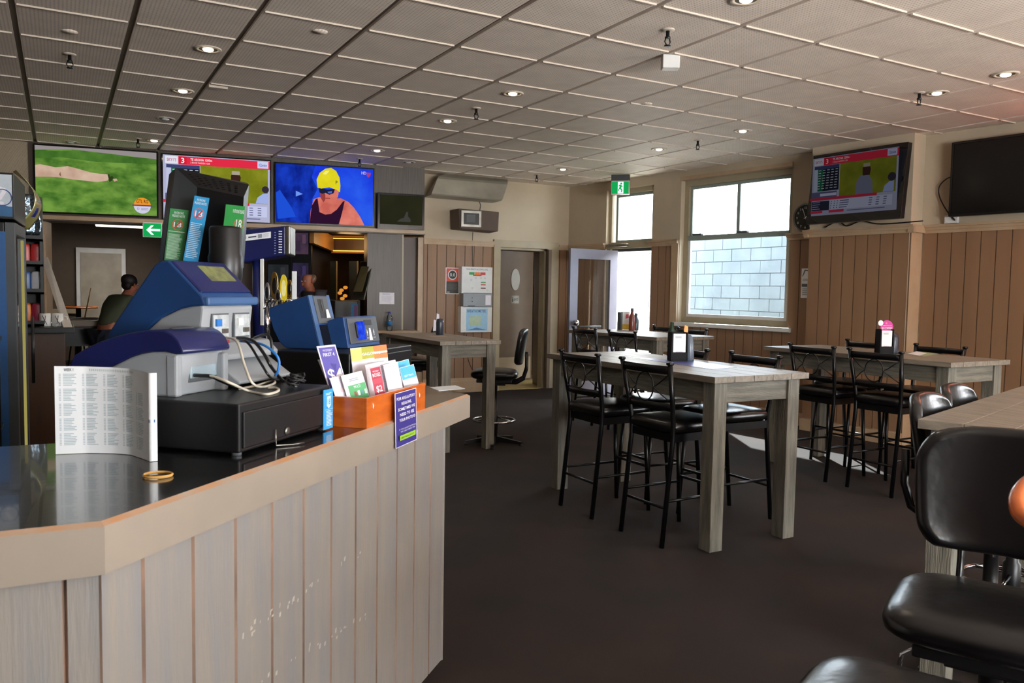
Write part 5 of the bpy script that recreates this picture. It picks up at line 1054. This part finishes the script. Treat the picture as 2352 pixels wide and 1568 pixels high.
# ================================================================== LEFT EDGE: COOLER, SNACK RACK, CABINET
ca=V(-.222,5.08,0); cb=V(-.192,5.66,0); cu=(cb-ca).normalized(); cn=V(cu.y,-cu.x,0); f_=local(ca,cu,-cn); cg=lambda s,z,q:f_(s,q,z)
t=thing('drinks_cooler',f_(.3,.3),'tall dark glass door drinks cooler with lightbox header at the left edge','cooler')
mb=MB(); wbox(mb,cg,0,.6,.05,1.72,.03,.62,M['black']); wbox(mb,cg,.02,.58,0,.05,.05,.6,M['black']); mb.build('cabinet',t,bevel=.004)
mb=MB(); wbox(mb,cg,-.002,.6,1.735,1.98,-.02,.62,M['black']); hh=mb.build('header_box',t,bevel=.004)
F_=Flat(f_(-.004,.62,1.75),cn,Z3,.63,.22,ink((196,206,214)),.003); F_.r(0,0,1,.24,ink((60,110,150))); F_.poly([(.62,.0),(.9,.3),(1,.22),(1,0)],ink((50,100,146))); F_.t('?',.93,.28,.42,W1,w=.07,bold=True); F_.ring(.93,.45,.04,.045,ink((50,80,150))); F_.build('side_graphic',hh,label='pale blue graphic on the header side')
F_=Flat(f_(-.003,.60,.12),cn,Z3,.575,1.55,ink((46,96,156)),.002); F_.lines(.1,.9,.4,.9,4,ink((52,106,166)),2); F_.build('side_panel',t,label='blue printed side panel')
mb=MB()
for a,b,c_,d_ in ((0,.05,.08,1.72),(.55,.6,.08,1.72),(.05,.55,1.66,1.72),(.05,.55,.08,.16)): wbox(mb,cg,a,b,c_,d_,-.02,.028,M['greyd'])
dr=mb.build('door',t,bevel=.003); mb=MB(); mb.add([f_(.05,.0,.16),f_(.55,.0,.16),f_(.55,.0,1.66),f_(.05,.0,1.66)],[(0,1,2,3)],M['glass']); mb.build('door_glass',dr)
mb=MB(); wbox(mb,cg,.30,.36,.2,1.64,-.028,-.018,emis('cooler_light_strip',(170,160,90),.8)); mb.build('light_strip',dr,label='glowing yellow strip on the cooler door')
mb=MB(); mb.tube([f_(.54,-.05,.8),f_(.54,-.05,1.2)],.01,M['black'],8); mb.build('door_handle',dr)
for r_,z in enumerate((1.12,.66)):
    for k in range(2):
        c_=V(-.40+.09*k,4.95,z); t2=thing('drink_bottle',c_,('white capped bottle at the far left edge, ','blue bottle at the far left edge, ')[k]+('upper shelf','lower shelf')[r_],'bottle','bottles at the left edge')
        mb=MB(); mb.lathe([(.032,0),(.034,.01),(.034,.13),(.014,.18),(.014,.2)],c_,(M['white'] if (k+r_)%2==0 else ink((110,150,200))),16); mb.build('bottle_body',t2)
        mb=MB(); mb.lathe([(.017,.19),(.017,.22),(0,.222)],c_,ink((230,150,40)),12); mb.build('bottle_cap',t2)
mb=MB()
for z in (.20,.64,1.10): mb.bx(-.75,-.27,4.82,5.03,z-.0,z+.018,M['black'])
for x in (-.74,-.28): mb.bx(x-.01,x+.01,4.83,4.85,0,1.12,M['black'])
mb.build('wire_shelf',label='black shelf unit holding bottles in front of the cooler at the left edge',cat='shelf')
# snack rack with hanging packets
t=thing('snack_rack',V(-.03,7.0,0),'black snack rack with coloured packets right of the drinks cooler','rack')
mb=MB(); mb.bx(-.36,-.10,6.98,7.0,1.086,2.02,M['black']); 
for x in (-.36,-.12): mb.bx(x,x+.02,6.78,7.0,1.086,2.02,M['black'])
mb.build('frame',t)
for z in (1.09,1.32,1.52,1.70):
    mb=MB(); mb.bx(-.34,-.10,6.74,6.98,z,z+.015,M['black']); mb.bx(-.34,-.10,6.74,6.75,z,z+.04,M['black']); mb.build('shelf',t)
pk=[(180,40,40),(220,120,40),(150,30,60),(60,100,160),(190,190,196),(200,60,50)]
for r_,z in enumerate((1.106,1.336,1.536)):
    for k in range(3):
        c_=V(-.30+.08*k,6.85,z); cc_=pk[(r_*2+k)%6]
        mb=MB(); mb.sell(c_+Z3*.075,(.04,.022,.075),ink(cc_,.3),.5,.35,20,10); o=mb.build('snack_packet',label=('red','orange','crimson','blue','silver','scarlet')[(r_*2+k)%6]+' snack packet on the '+('lowest','middle','top')[r_]+' rack shelf, '+('left','middle','right')[k],cat='packet',group='packets on the snack rack')
mb=MB(); foil=mat('foil_sheet',(150,168,180),.18,.9,c2=(90,110,130),scale=14,bump=.6,bscale=30)
mb.grid(lambda i,j: V(-.25+.13*i+.015*math.sin(6*j),6.73+.01*math.cos(9*i),1.74+.29*j),8,10,foil); mb.build('foil_packet_strip',label='strip of silver foil packets hanging on the snack rack',cat='packets',solid=.006)
mb=MB(); yl=mat('yellow_navy_foil',(196,190,120),.2,.6,c2=(180,176,140),scale=5)
def cs(i,j):
    z=1.74+.36*(1-j); x=-.285+.16*math.sin(PI*(.12+.80*j))*1.0+.10*i*(j)-.02*i; return V(x,5.95+.10*i,z)
mb.grid(cs,6,16,yl); mb.grid(lambda i,j: cs(.35+.3*i,.62+.16*j)+V(.001,-.004,0),4,6,ink((40,44,110),.3)); mb.build('curved_sign',bpy.data.objects['drinks_cooler'],label='curved yellow foil sign with a navy oval',solid=.004)
# cabinet with mugs and a leaning board
t=thing('service_cabinet',V(-.05,7.2,0),'brown service cabinet with a black top left of the bar opening','cabinet')
mb=MB(); mb.bx(-.9,.03,6.72,7.5,0,1.045,M['brown']); mb.build('body',t,bevel=.003)
mb=MB(); mb.bx(-.92,.09,6.60,7.52,1.045,1.085,M['black']); mb.build('worktop',t,bevel=.004)
for k,x in enumerate((-.085,-.005)):
    c_=V(x-.01,6.80,1.086); t2=thing('mug',c_,('white mug with dark branches, left one on the cabinet','white mug with dark branches, right one on the cabinet')[k],'mug','mugs on the service cabinet')
    mb=MB(); mb.lathe([(.034,0),(.037,.006),(.037,.095),(.033,.095),(.031,.01),(0,.008)],c_,M['white'],20); mb.tube([c_+V(-.012+.008*q,-.0375,.02) for q in (0,1)]+[c_+V(.004,-.0375,.08)],.002,M['black'],5); mb.tube([c_+V(.012,-.036,.015),c_+V(-.004,-.038,.05),c_+V(-.016,-.035,.08)],.002,M['black'],5); mb.build('mug_body',t2)
    mb=MB(); mb.tube([c_+V(.035,0,.075),c_+V(.06,0,.07),c_+V(.062,0,.035),c_+V(.036,0,.025)],.005,M['white'],8); mb.build('handle',t2)
mb=MB(); A=[Dp(93,590,7.05),Dp(110,590,7.05),Zp(146,738,1.085),Zp(127,738,1.085)]; A[2].y=A[3].y=6.66; A[2].x=.078; A[3].x=.02; mb.hexa([A[3],A[2],A[2]+V(0,.03,0),A[3]+V(0,.03,0),A[0],A[1],A[1]+V(0,.03,0),A[0]+V(0,.03,0)],mat('pale_timber_board',(216,208,200),.5)); mb.build('leaning_board',label='pale board leaning at a slant above the mugs',cat='board',bevel=.003)
# ================================================================== FAR GAMES ROOM
mb=MB(); a=Yp(177,583,16.78);b=Yp(285,583,16.78); mb.bx(a.x-.02,b.x+.02,16.70,16.79,.02,2.06,M['white']); fd_=mb.build('door_4',kind='structure')
mb=MB(); mb.bx(a.x+.05,b.x-.05,16.68,16.71,.03,1.97,mat('far_room_door',(150,140,124),.45,c2=(176,166,148),scale=3)); mb.build('door_leaf',fd_)
mb=MB(); mb.bx(-1.8,a.x,16.74,16.80,.86,.94,M['frame']); struct('trim_far_rail',mb)
c_=Dp(276,519,13.5); mb=MB(); mb.tube([Dp(221,516,13.5),Dp(333,521,13.5)],.028,M['tube'],10); t=thing('fluorescent_light',c_,'long glowing fluorescent tube in the far dark room','light'); mb.build('tube',t); mb=MB(); a=Dp(221,516,13.5);b=Dp(333,521,13.5); mb.beam(a+Z3*.05,b+Z3*.05,.08,.05,M['white']); mb.build('batten',t)
l_=bpy.data.lights.new('tube_light','AREA'); l_.shape='RECTANGLE'; l_.size=.9; l_.size_y=.06; l_.energy=14; l_.color=(1,.93,.82); o=bpy.data.objects.new('tube_light',l_); col.objects.link(o); o.location=c_-Z3*.06
p=Zp(180,704,.98); p=V(p.x*.92,p.y*.92,0); t=thing('round_bar_table',V(p.x,p.y,0),'small round wooden pedestal table in the far games room','table')
zz=H-(704-652)/F*(p.dot(V(fw.x,fw.y,0))); 
mb=MB(); mb.lathe([(.30,zz-.03),(.31,zz-.015),(.30,zz),(0,zz)],(p.x,p.y,0),M['orangewood'],32); mb.build('table_top',t); mb=MB(); mb.lathe([(.04,.03),(.04,zz-.03)],(p.x,p.y,0),M['black'],14); mb.build('pedestal',t); mb=MB(); mb.lathe([(.24,0),(.23,.02),(.04,.04)],(p.x,p.y,0),M['black'],24); mb.build('base',t)
for k,(x,y) in enumerate(((.25,13.4),(.78,14.2),(-.35,14.0))):
    t=thing('round_stool',(x,y,0),('round backless stool left of the far pedestal table','round backless stool right of the far pedestal table','round backless stool near the far wall left')[k],'stool','backless stools in the games room')
    mb=MB(); mb.lathe([(.17,.66),(.18,.69),(.16,.71),(0,.715)],(x,y,0),M['greyd'],24); mb.build('seat',t)
    for q in range(4):
        a_=q*PI/2+.4; mb=MB(); mb.tube([(x+.2*math.cos(a_),y+.2*math.sin(a_),0),(x+.1*math.cos(a_),y+.1*math.sin(a_),.67)],.012,M['black'],6); mb.build('leg',t)
t=thing('pool_table',V(.1,12.2,0),'dark pool table with a pale wooden rail in the far games room','pool table')
mb=MB(); mb.bx(-.9,1.15,11.7,12.7,.84,.90,M['brown']); mb.bx(-.9,1.15,11.62,11.7,.86,.935,mat('pool_rail_wood',(130,110,84),.4)); mb.bx(-.9,1.15,12.7,12.78,.86,.935,M['brown']); mb.build('rail',t,bevel=.004)
mb=MB(); mb.bx(-.85,1.1,11.72,12.68,.90,.905,mat('pool_cloth',(40,60,50),.9)); mb.build('cloth',t); mb=MB(); mb.bx(-.8,1.05,11.75,12.6,.60,.84,M['black']); mb.build('cabinet',t)
for x,y in ((-.7,11.85),(.95,11.85),(-.7,12.5),(.95,12.5)): mb=MB(); mb.bx(x-.06,x+.06,y-.06,y+.06,0,.6,M['black']); mb.build('leg',t)
mb=MB(); mb.sell((.45,11.95,.905+.026),(.026,.026,.026),M['white'],1,1); mb.build('cue_ball',label='white ball on the pool table',cat='ball')
cable('pool_cue',[Dp(209,662,12.0),Dp(186,770,11.5)],.010,M['rubber'],'thin pale pool cue standing in front of the far round table',2)
bpy.data.objects['pool_cue']['category']='pool cue'
# gaming area seen right of the monitor
def gscreen(x0,y0,x1,y1,d,c1,c2,label,k,zb):
    a=Dp(x0,y1,d);b=Dp(x1,y1,d);c_=Dp(x0,y0,d); t=thing('game_screen',V(a.x,a.y,zb),label,'screen','game screens behind the bar')
    u=V(rt.x,rt.y,0).normalized(); F_=Flat(V(a.x,a.y,zb),u,Z3,(b-a).length+.02,c_.z+.02-zb,M['black'],.08,st=.001); F_.build('cabinet',t)
    F_=Flat(a-fw*.006,u,Z3,(b-a).length,(c_-a).length,None,st=.001); F_.r(.06,.08,.94,.92,emis('game_screen_glow%d'%k,c1,1,c2,6)); F_.r(.15,.2,.5,.6,scr(c1)); F_.r(.6,.5,.8,.85,scr(tuple(int(v*1.15) for v in c2))); F_.build('screen',t); return c_.z+.02
z1_=gscreen(613,600,666,690,11.0,(30,34,36),(42,44,48),'dim grey game screen behind the tap badges, lower left of four',3,0)
z2_=gscreen(670,596,711,690,11.0,(34,30,46),(50,42,72),'dim violet game screen behind the tap badges, lower right of four',4,0)
gscreen(613,535,666,590,11.0,(32,40,38),(48,44,46),'dim green game screen behind the beer font, upper left of four',1,z1_)
gscreen(670,530,711,588,11.0,(50,40,58),(74,54,70),'dim purple game screen beside the beer font, upper right of four',2,z2_)
t=thing('gaming_soffit',Dp(780,560,11.2),'dark boxed soffit with glowing amber strip lights over the gaming area','soffit')
a=Dp(716,548,10.6);b=Dp(762,588,11.9);c_=Dp(860,582,11.9)
z0,z1=1.93,2.20; P1=V(2.62,10.45,0);P2=V(3.15,11.8,0);P3=V(4.1,11.6,0);P4=V(4.1,10.3,0)
P1=V(Dp(716,560,10.7).x,Dp(716,560,10.7).y,0);P2=V(Dp(762,580,11.9).x,Dp(762,580,11.9).y,0);P3=V(Dp(880,575,11.9).x,Dp(880,575,11.9).y,0);P4=V(Dp(880,540,10.7).x,Dp(880,540,10.7).y,0)
mb=MB(); mb.prism([P1+Z3*2.2,P2+Z3*2.2,P3+Z3*2.2,P4+Z3*2.2],Z3*.7,M['black']); mb.build('upper_box',t)
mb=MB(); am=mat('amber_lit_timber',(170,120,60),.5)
mb.beam(P2+Z3*1.93,P3+Z3*1.93,.06,.03,am); mb.beam(P2+Z3*2.16,P3+Z3*2.16,.05,.02,am); mb.beam(P1+Z3*2.1,P2+Z3*2.05,.06,.22,am); mb.add([P2+V(0,.05,1.95),P3+V(0,.05,1.95),P3+V(0,.05,2.2),P2+V(0,.05,2.2)],[(0,1,2,3)],M['brown']); mb.build('timber_frame',t)
mb=MB(); mb.beam(P2+V(0,-.04,1.95),P3+V(0,-.04,1.95),.012,.012,M['amber']); mb.beam(P2+V(0,-.04,2.13),P3+V(0,-.04,2.13),.012,.012,M['amber']); mb.build('light_strip',t,label='glowing amber strip')
l_=bpy.data.lights.new('soffit_glow','POINT'); l_.energy=3.5; l_.color=(1,.6,.25); l_.shadow_soft_size=.15; o=bpy.data.objects.new('soffit_glow',l_); col.objects.link(o); o.location=(P1+P3)/2+Z3*2.0
for k,(x0,x1) in enumerate(((757,771),(801,819))):
    a=Dp(x0,690,11.9);b=Dp(x1,690,11.9); t=thing('wall_mirror',V(a.x,a.y,a.z),('tall narrow wall mirror, the left one in the gaming area','tall narrow wall mirror, the right one in the gaming area')[k],'mirror','narrow mirrors in the gaming area'); u=V(rt.x,rt.y,0).normalized()
    F_=Flat(a,u,Z3,(b-a).length,.58,M['black'],.03); F_.r(.08,.02,.92,.98,mat('mirror_glass%d'%k,(96,104,104),.12,.7)); F_.build('glass',t)
    mb=MB(); mb.beam(b+u*.012,b+u*.012+Z3*.58,.02,.02,M['frame'],upv=(1,0,0)); mb.build('edge_strip',t)
t=thing('gaming_machine',V(Dp(828,700,9.9).x,Dp(828,700,9.9).y,0),'tilted silver gaming machine panel left of the dark column','gaming machine')
q=[Dp(806,688,9.9),Dp(836,688,9.8),Dp(858,600,10.1),Dp(828,600,10.2)]; mb=MB(); mb.hexa([q[0],q[1],q[1]+fw*.05,q[0]+fw*.05,q[3],q[2],q[2]+fw*.05,q[3]+fw*.05],M['steel']); mb.build('top_panel',t,bevel=.008)
q=[Dp(812,670,9.86),Dp(832,670,9.78),Dp(848,612,10.0),Dp(830,612,10.1)]; mb=MB(); mb.hexa([q[0]-fw*.02,q[1]-fw*.02,q[1],q[0],q[3]-fw*.02,q[2]-fw*.02,q[2],q[3]],mat('machine_glass',(150,140,100),.2,.6)); mb.build('display_glass',t)
c_=V(Dp(828,700,9.95).x,Dp(828,700,9.95).y,0); mb=MB(); mb.bx(c_.x-.28,c_.x+.02,c_.y+.15,c_.y+.6,0,1.25,M['black']); mb.build('cabinet',t,bevel=.01)
F_=Flat(Dp(806,730,9.75),rt,Z3,.08,.17,ink((50,110,150)),.01); F_.r(.5,.1,.9,.9,ink((110,50,90))); F_.build('button_panel',t)
orn=emis('ornament_glow',(230,150,60),.9); mb=MB(); q=Dp(786,716,10.2); c0_=V(q.x,q.y,1.25)
for k in range(5): mb.sell(V(q.x,q.y,1.27)+rt*(.04*math.sin(k*2))+Z3*(.035*k-.0),(.03,.03,.022),orn,1,1,12,6)
mb.build('lit_ornament',t,label='glowing amber ornament')
mb=MB(); mb.bx(q.x-.08,q.x+.2,q.y-.1,q.y+.3,0,1.25,M['black']); mb.build('side_cabinet',t)

# chair with a rounded timber arm, only its end inside the frame at the right
t=thing('armchair',V(Dp(2480,1160,1.45).x,Dp(2480,1160,1.45).y,0),'orange timber arm of a chair at the very right edge, behind the large foreground stool','chair')
pts=[Dp(2450,1085,1.62),Dp(2385,1095,1.58),Dp(2346,1125,1.54),Dp(2338,1160,1.5),Dp(2352,1188,1.47),Dp(2400,1215,1.42),Dp(2460,1225,1.38)]
mb=MB(); out=[]
for i in range(len(pts)-1):
    p0,p1,p2,p3=pts[max(i-1,0)],pts[i],pts[i+1],pts[min(i+2,len(pts)-1)]
    for k in range(5):
        t_=k/5; out.append(.5*((2*p1)+(p2-p0)*t_+(2*p0-5*p1+4*p2-p3)*t_*t_+(3*p1-p0-3*p2+p3)*t_**3))
out.append(pts[-1]); mb.tube(out,.013,M['orangewood'],12,flat=1.2); mb.build('arm_rest',t)
q_=WL[t.name]
mb=MB(); mb.sell(V(q_.x+.26,q_.y-.1,.5),(.2,.22,.05),M['vinyl'],.5,.6); mb.build('seat',t)
for a,b in ((.10,-.3),(.42,-.3),(.10,.08),(.42,.08)):
    mb=MB(); mb.tube([V(q_.x+a,q_.y+b,0),V(q_.x+a,q_.y+b,.5 if b<0 else .95)],.018,M['orangewood'],8); mb.build('leg',t)
# ================================================================== PEOPLE
def skin_mesh(nodes,edges,m,name,parent=None,sub=2,**kw):
    me=bpy.data.meshes.new('sk'); me.from_pydata([n[0] for n in nodes],edges,[]); ob=bpy.data.objects.new('sk',me); col.objects.link(ob)
    md=ob.modifiers.new('skin','SKIN'); md.use_smooth_shade=True
    sv=me.skin_vertices[0].data
    for i,n in enumerate(nodes): r=n[1]; sv[i].radius=(r,r) if not isinstance(r,tuple) else r; sv[i].use_root=(i==0)
    ms=ob.modifiers.new('sub','SUBSURF'); ms.levels=sub; ms.render_levels=sub
    dg=bpy.context.evaluated_depsgraph_get(); me2=bpy.data.meshes.new_from_object(ob.evaluated_get(dg))
    mb=MB(); mb.add([v.co for v in me2.vertices],[tuple(p.vertices) for p in me2.polygons],m,True)
    bpy.data.objects.remove(ob); bpy.data.meshes.remove(me2); return mb
def person(base,face,J,mats,label,bald=False):
    """J: joints in world space"""
    t=thing('person',base,label,'person'); f_=Vector(face).normalized(); side=f_.cross(Z3).normalized()
    P=J; hd=P['head']
    nodes=[(P['pelvis'],(.15,.11)),(P['waist'],(.135,.10)),(P['chest'],(.17,.12)),(P['neckb'],(.075,.07)),(P['neck'],(.055,.055)),(hd-Z3*.05+f_*.01,(.068,.078)),(hd+Z3*.03,(.078,.092)),(hd+Z3*.085-f_*.005,(.055,.065))]
    edges=[(i,i+1) for i in range(7)]
    def chain(root,pts,rs):
        k=root
        for p,r in zip(pts,rs): nodes.append((p,r)); edges.append((k,len(nodes)-1)); k=len(nodes)-1
        return k
    for s_ in ('l','r'):
        k=chain(2,[P['sh'+s_],P['el'+s_],P['wr'+s_],P['ha'+s_]],[.062,.045,.03,(.036,.022)])
        d=(P['ha'+s_]-P['wr'+s_]).normalized(); sd=d.cross(Z3).normalized()
        for q in range(4): chain(k,[P['ha'+s_]+d*.05+sd*(.03-.02*q),P['ha'+s_]+d*(.085+.01*(q in (1,2)))+sd*(.034-.022*q)-Z3*.02],[.010,.008])
        chain(k,[P['ha'+s_]+sd*.045+d*.01,P['ha'+s_]+sd*.06+d*.045],[.011,.009])
        chain(0,[P['hi'+s_],P['kn'+s_],P['an'+s_],P['to'+s_]],[.095,.062,.042,(.04,.03)])
    mb=skin_mesh(nodes,edges,M['skin'],'body'); hc=hd+Z3*.01
    mb.sell(hc+f_*.095-Z3*.02,(.013,.016,.024),M['skin'],1,1,10,6)
    for s_ in (-1,1): mb.sell(hc+side*.078*s_-Z3*.01,(.012,.02,.03),M['skin'],1,1,10,6); mb.sell(hc+f_*.082+side*.032*s_+Z3*.015,(.012,.010,.007),M['white'],1,1,8,5); mb.sell(hc+f_*.091+side*.032*s_+Z3*.015,(.005,.005,.005),M['black'],1,1,6,4)
    mb.sell(hc+f_*.084-Z3*.062,(.022,.010,.006),ink((150,70,66)),1,1,10,5)
    mb.build('body',t)
    nd=[(P['pelvis'],(.165,.125)),(P['waist'],(.15,.118)),(P['chest'],(.185,.135)),(P['neckb']-Z3*.02,(.10,.09))]; ed=[(0,1),(1,2),(2,3)]
    for s_ in ('l','r'): nd+=[(P['sh'+s_],.078),(P['sh'+s_].lerp(P['el'+s_],.85),.062)]; ed+=[(2,len(nd)-2),(len(nd)-2,len(nd)-1)]
    skin_mesh(nd,ed,mats[0],'shirt').build('shirt',t)
    nd=[(P['pelvis'],(.158,.12))]; ed=[]
    for s_ in ('l','r'): nd+=[(P['hi'+s_],.105),(P['kn'+s_],.075),(P['an'+s_],.06)]; n=len(nd); ed+=[(0,n-3),(n-3,n-2),(n-2,n-1)]
    skin_mesh(nd,ed,mats[1],'trousers').build('trousers',t)
    mb=MB(); R=Matrix((side,f_,Z3)).transposed()
    if bald: mb.sell(hc-f_*.035-Z3*.005,(.088,.075,.062),mats[2],1,.9,20,10,R=R)
    else: mb.sell(hc-f_*.02+Z3*.045,(.093,.10,.085),mats[2],1,.9,20,10,R=R); mb.sell(hc-f_*.06-Z3*.02,(.078,.05,.06),mats[2],1,1,16,8,R=R)
    mb.build('hair',t)
    for s_ in ('l','r'):
        mb=MB(); mb.sell(P['to'+s_]*.5+P['an'+s_]*.5-Z3*.02,(.05,.13,.045),M['black'],.8,.7,16,8,R=Matrix((f_.cross(Z3),f_,Z3)).transposed()); mb.build('shoe',t)
    return t
def jts(x,y,f_,hip=.93,lean=.0,head=None,arm=(.25,.25,.95)):
    f_=Vector(f_).normalized(); s_=f_.cross(Z3).normalized(); b=V(x,y,0); J={}
    J['pelvis']=b+Z3*hip; J['waist']=b+Z3*(hip+.16)+f_*lean*.3; J['chest']=b+Z3*(hip+.36-.2*lean)+f_*lean*.8; J['neckb']=b+Z3*(hip+.50-.3*lean)+f_*lean*1.1
    J['head']=head or J['neckb']+Z3*.20+f_*.04; J['neck']=J['neckb'].lerp(J['head'],.35)
    for n,k in (('l',-1),('r',1)):
        J['sh'+n]=J['chest']+s_*.19*k+Z3*.07; J['el'+n]=J['sh'+n]-Z3*.24+f_*(.10+lean*.3)+s_*.04*k
        J['wr'+n]=J['el'+n]+f_*arm[0]+V(0,0,-.06)-s_*.05*k; J['ha'+n]=J['wr'+n]+f_*.07-Z3*.01
        J['hi'+n]=b+Z3*(hip-.06)+s_*.09*k; J['kn'+n]=b+Z3*.50+s_*.10*k+f_*.04; J['an'+n]=b+Z3*.09+s_*.11*k; J['to'+n]=J['an'+n]+f_*.14-Z3*.05
    return J
hp=Dp(300,655,10.3); J=jts(hp.x-.30,hp.y-.06,(.85,.5,0),hip=.82,lean=.26,head=hp)
person(V(hp.x-.30,hp.y-.06,0),(.75,.45,-.1),J,(M['olive'],M['denim'],M['hair']),'person with dark hair and olive t-shirt leaning over the far pool table')
hp=Dp(708,645,10.35); J=jts(hp.x+.16,hp.y+.05,(-.9,-.25,0),hip=.90,lean=.12,head=hp)
person(V(hp.x+.16,hp.y+.05,0),(-.85,-.35,-.35),J,(M['charcoal'],M['denim'],M['greyhair']),'balding person in charcoal shirt looking down beside the gaming screens',bald=True)

# assumed red lamp out of view on the right wall, added to tint the ceiling
t=thing('assumed_red_lamp',W(7.0,2.45,.06),'glowing red wall lamp on the right wall outside the frame','lamp')
mb=MB(); wbox(mb,W,6.85,7.15,2.42,2.50,.0,.06,M['black']); mb.build('lamp_base',t); mb=MB(); mb.tube([W(6.8,2.50,.09),W(7.2,2.50,.09)],.02,emis('assumed_red_glow',(255,90,80),4),10); mb.build('lamp_tube',t)
l_=bpy.data.lights.new('assumed_red_light','POINT'); l_.energy=8; l_.color=(1,.32,.26); l_.shadow_soft_size=.12; o=bpy.data.objects.new('assumed_red_light',l_); col.objects.link(o); o.location=W(7.0,2.45,.25)  # added red light, stands in for an unseen source
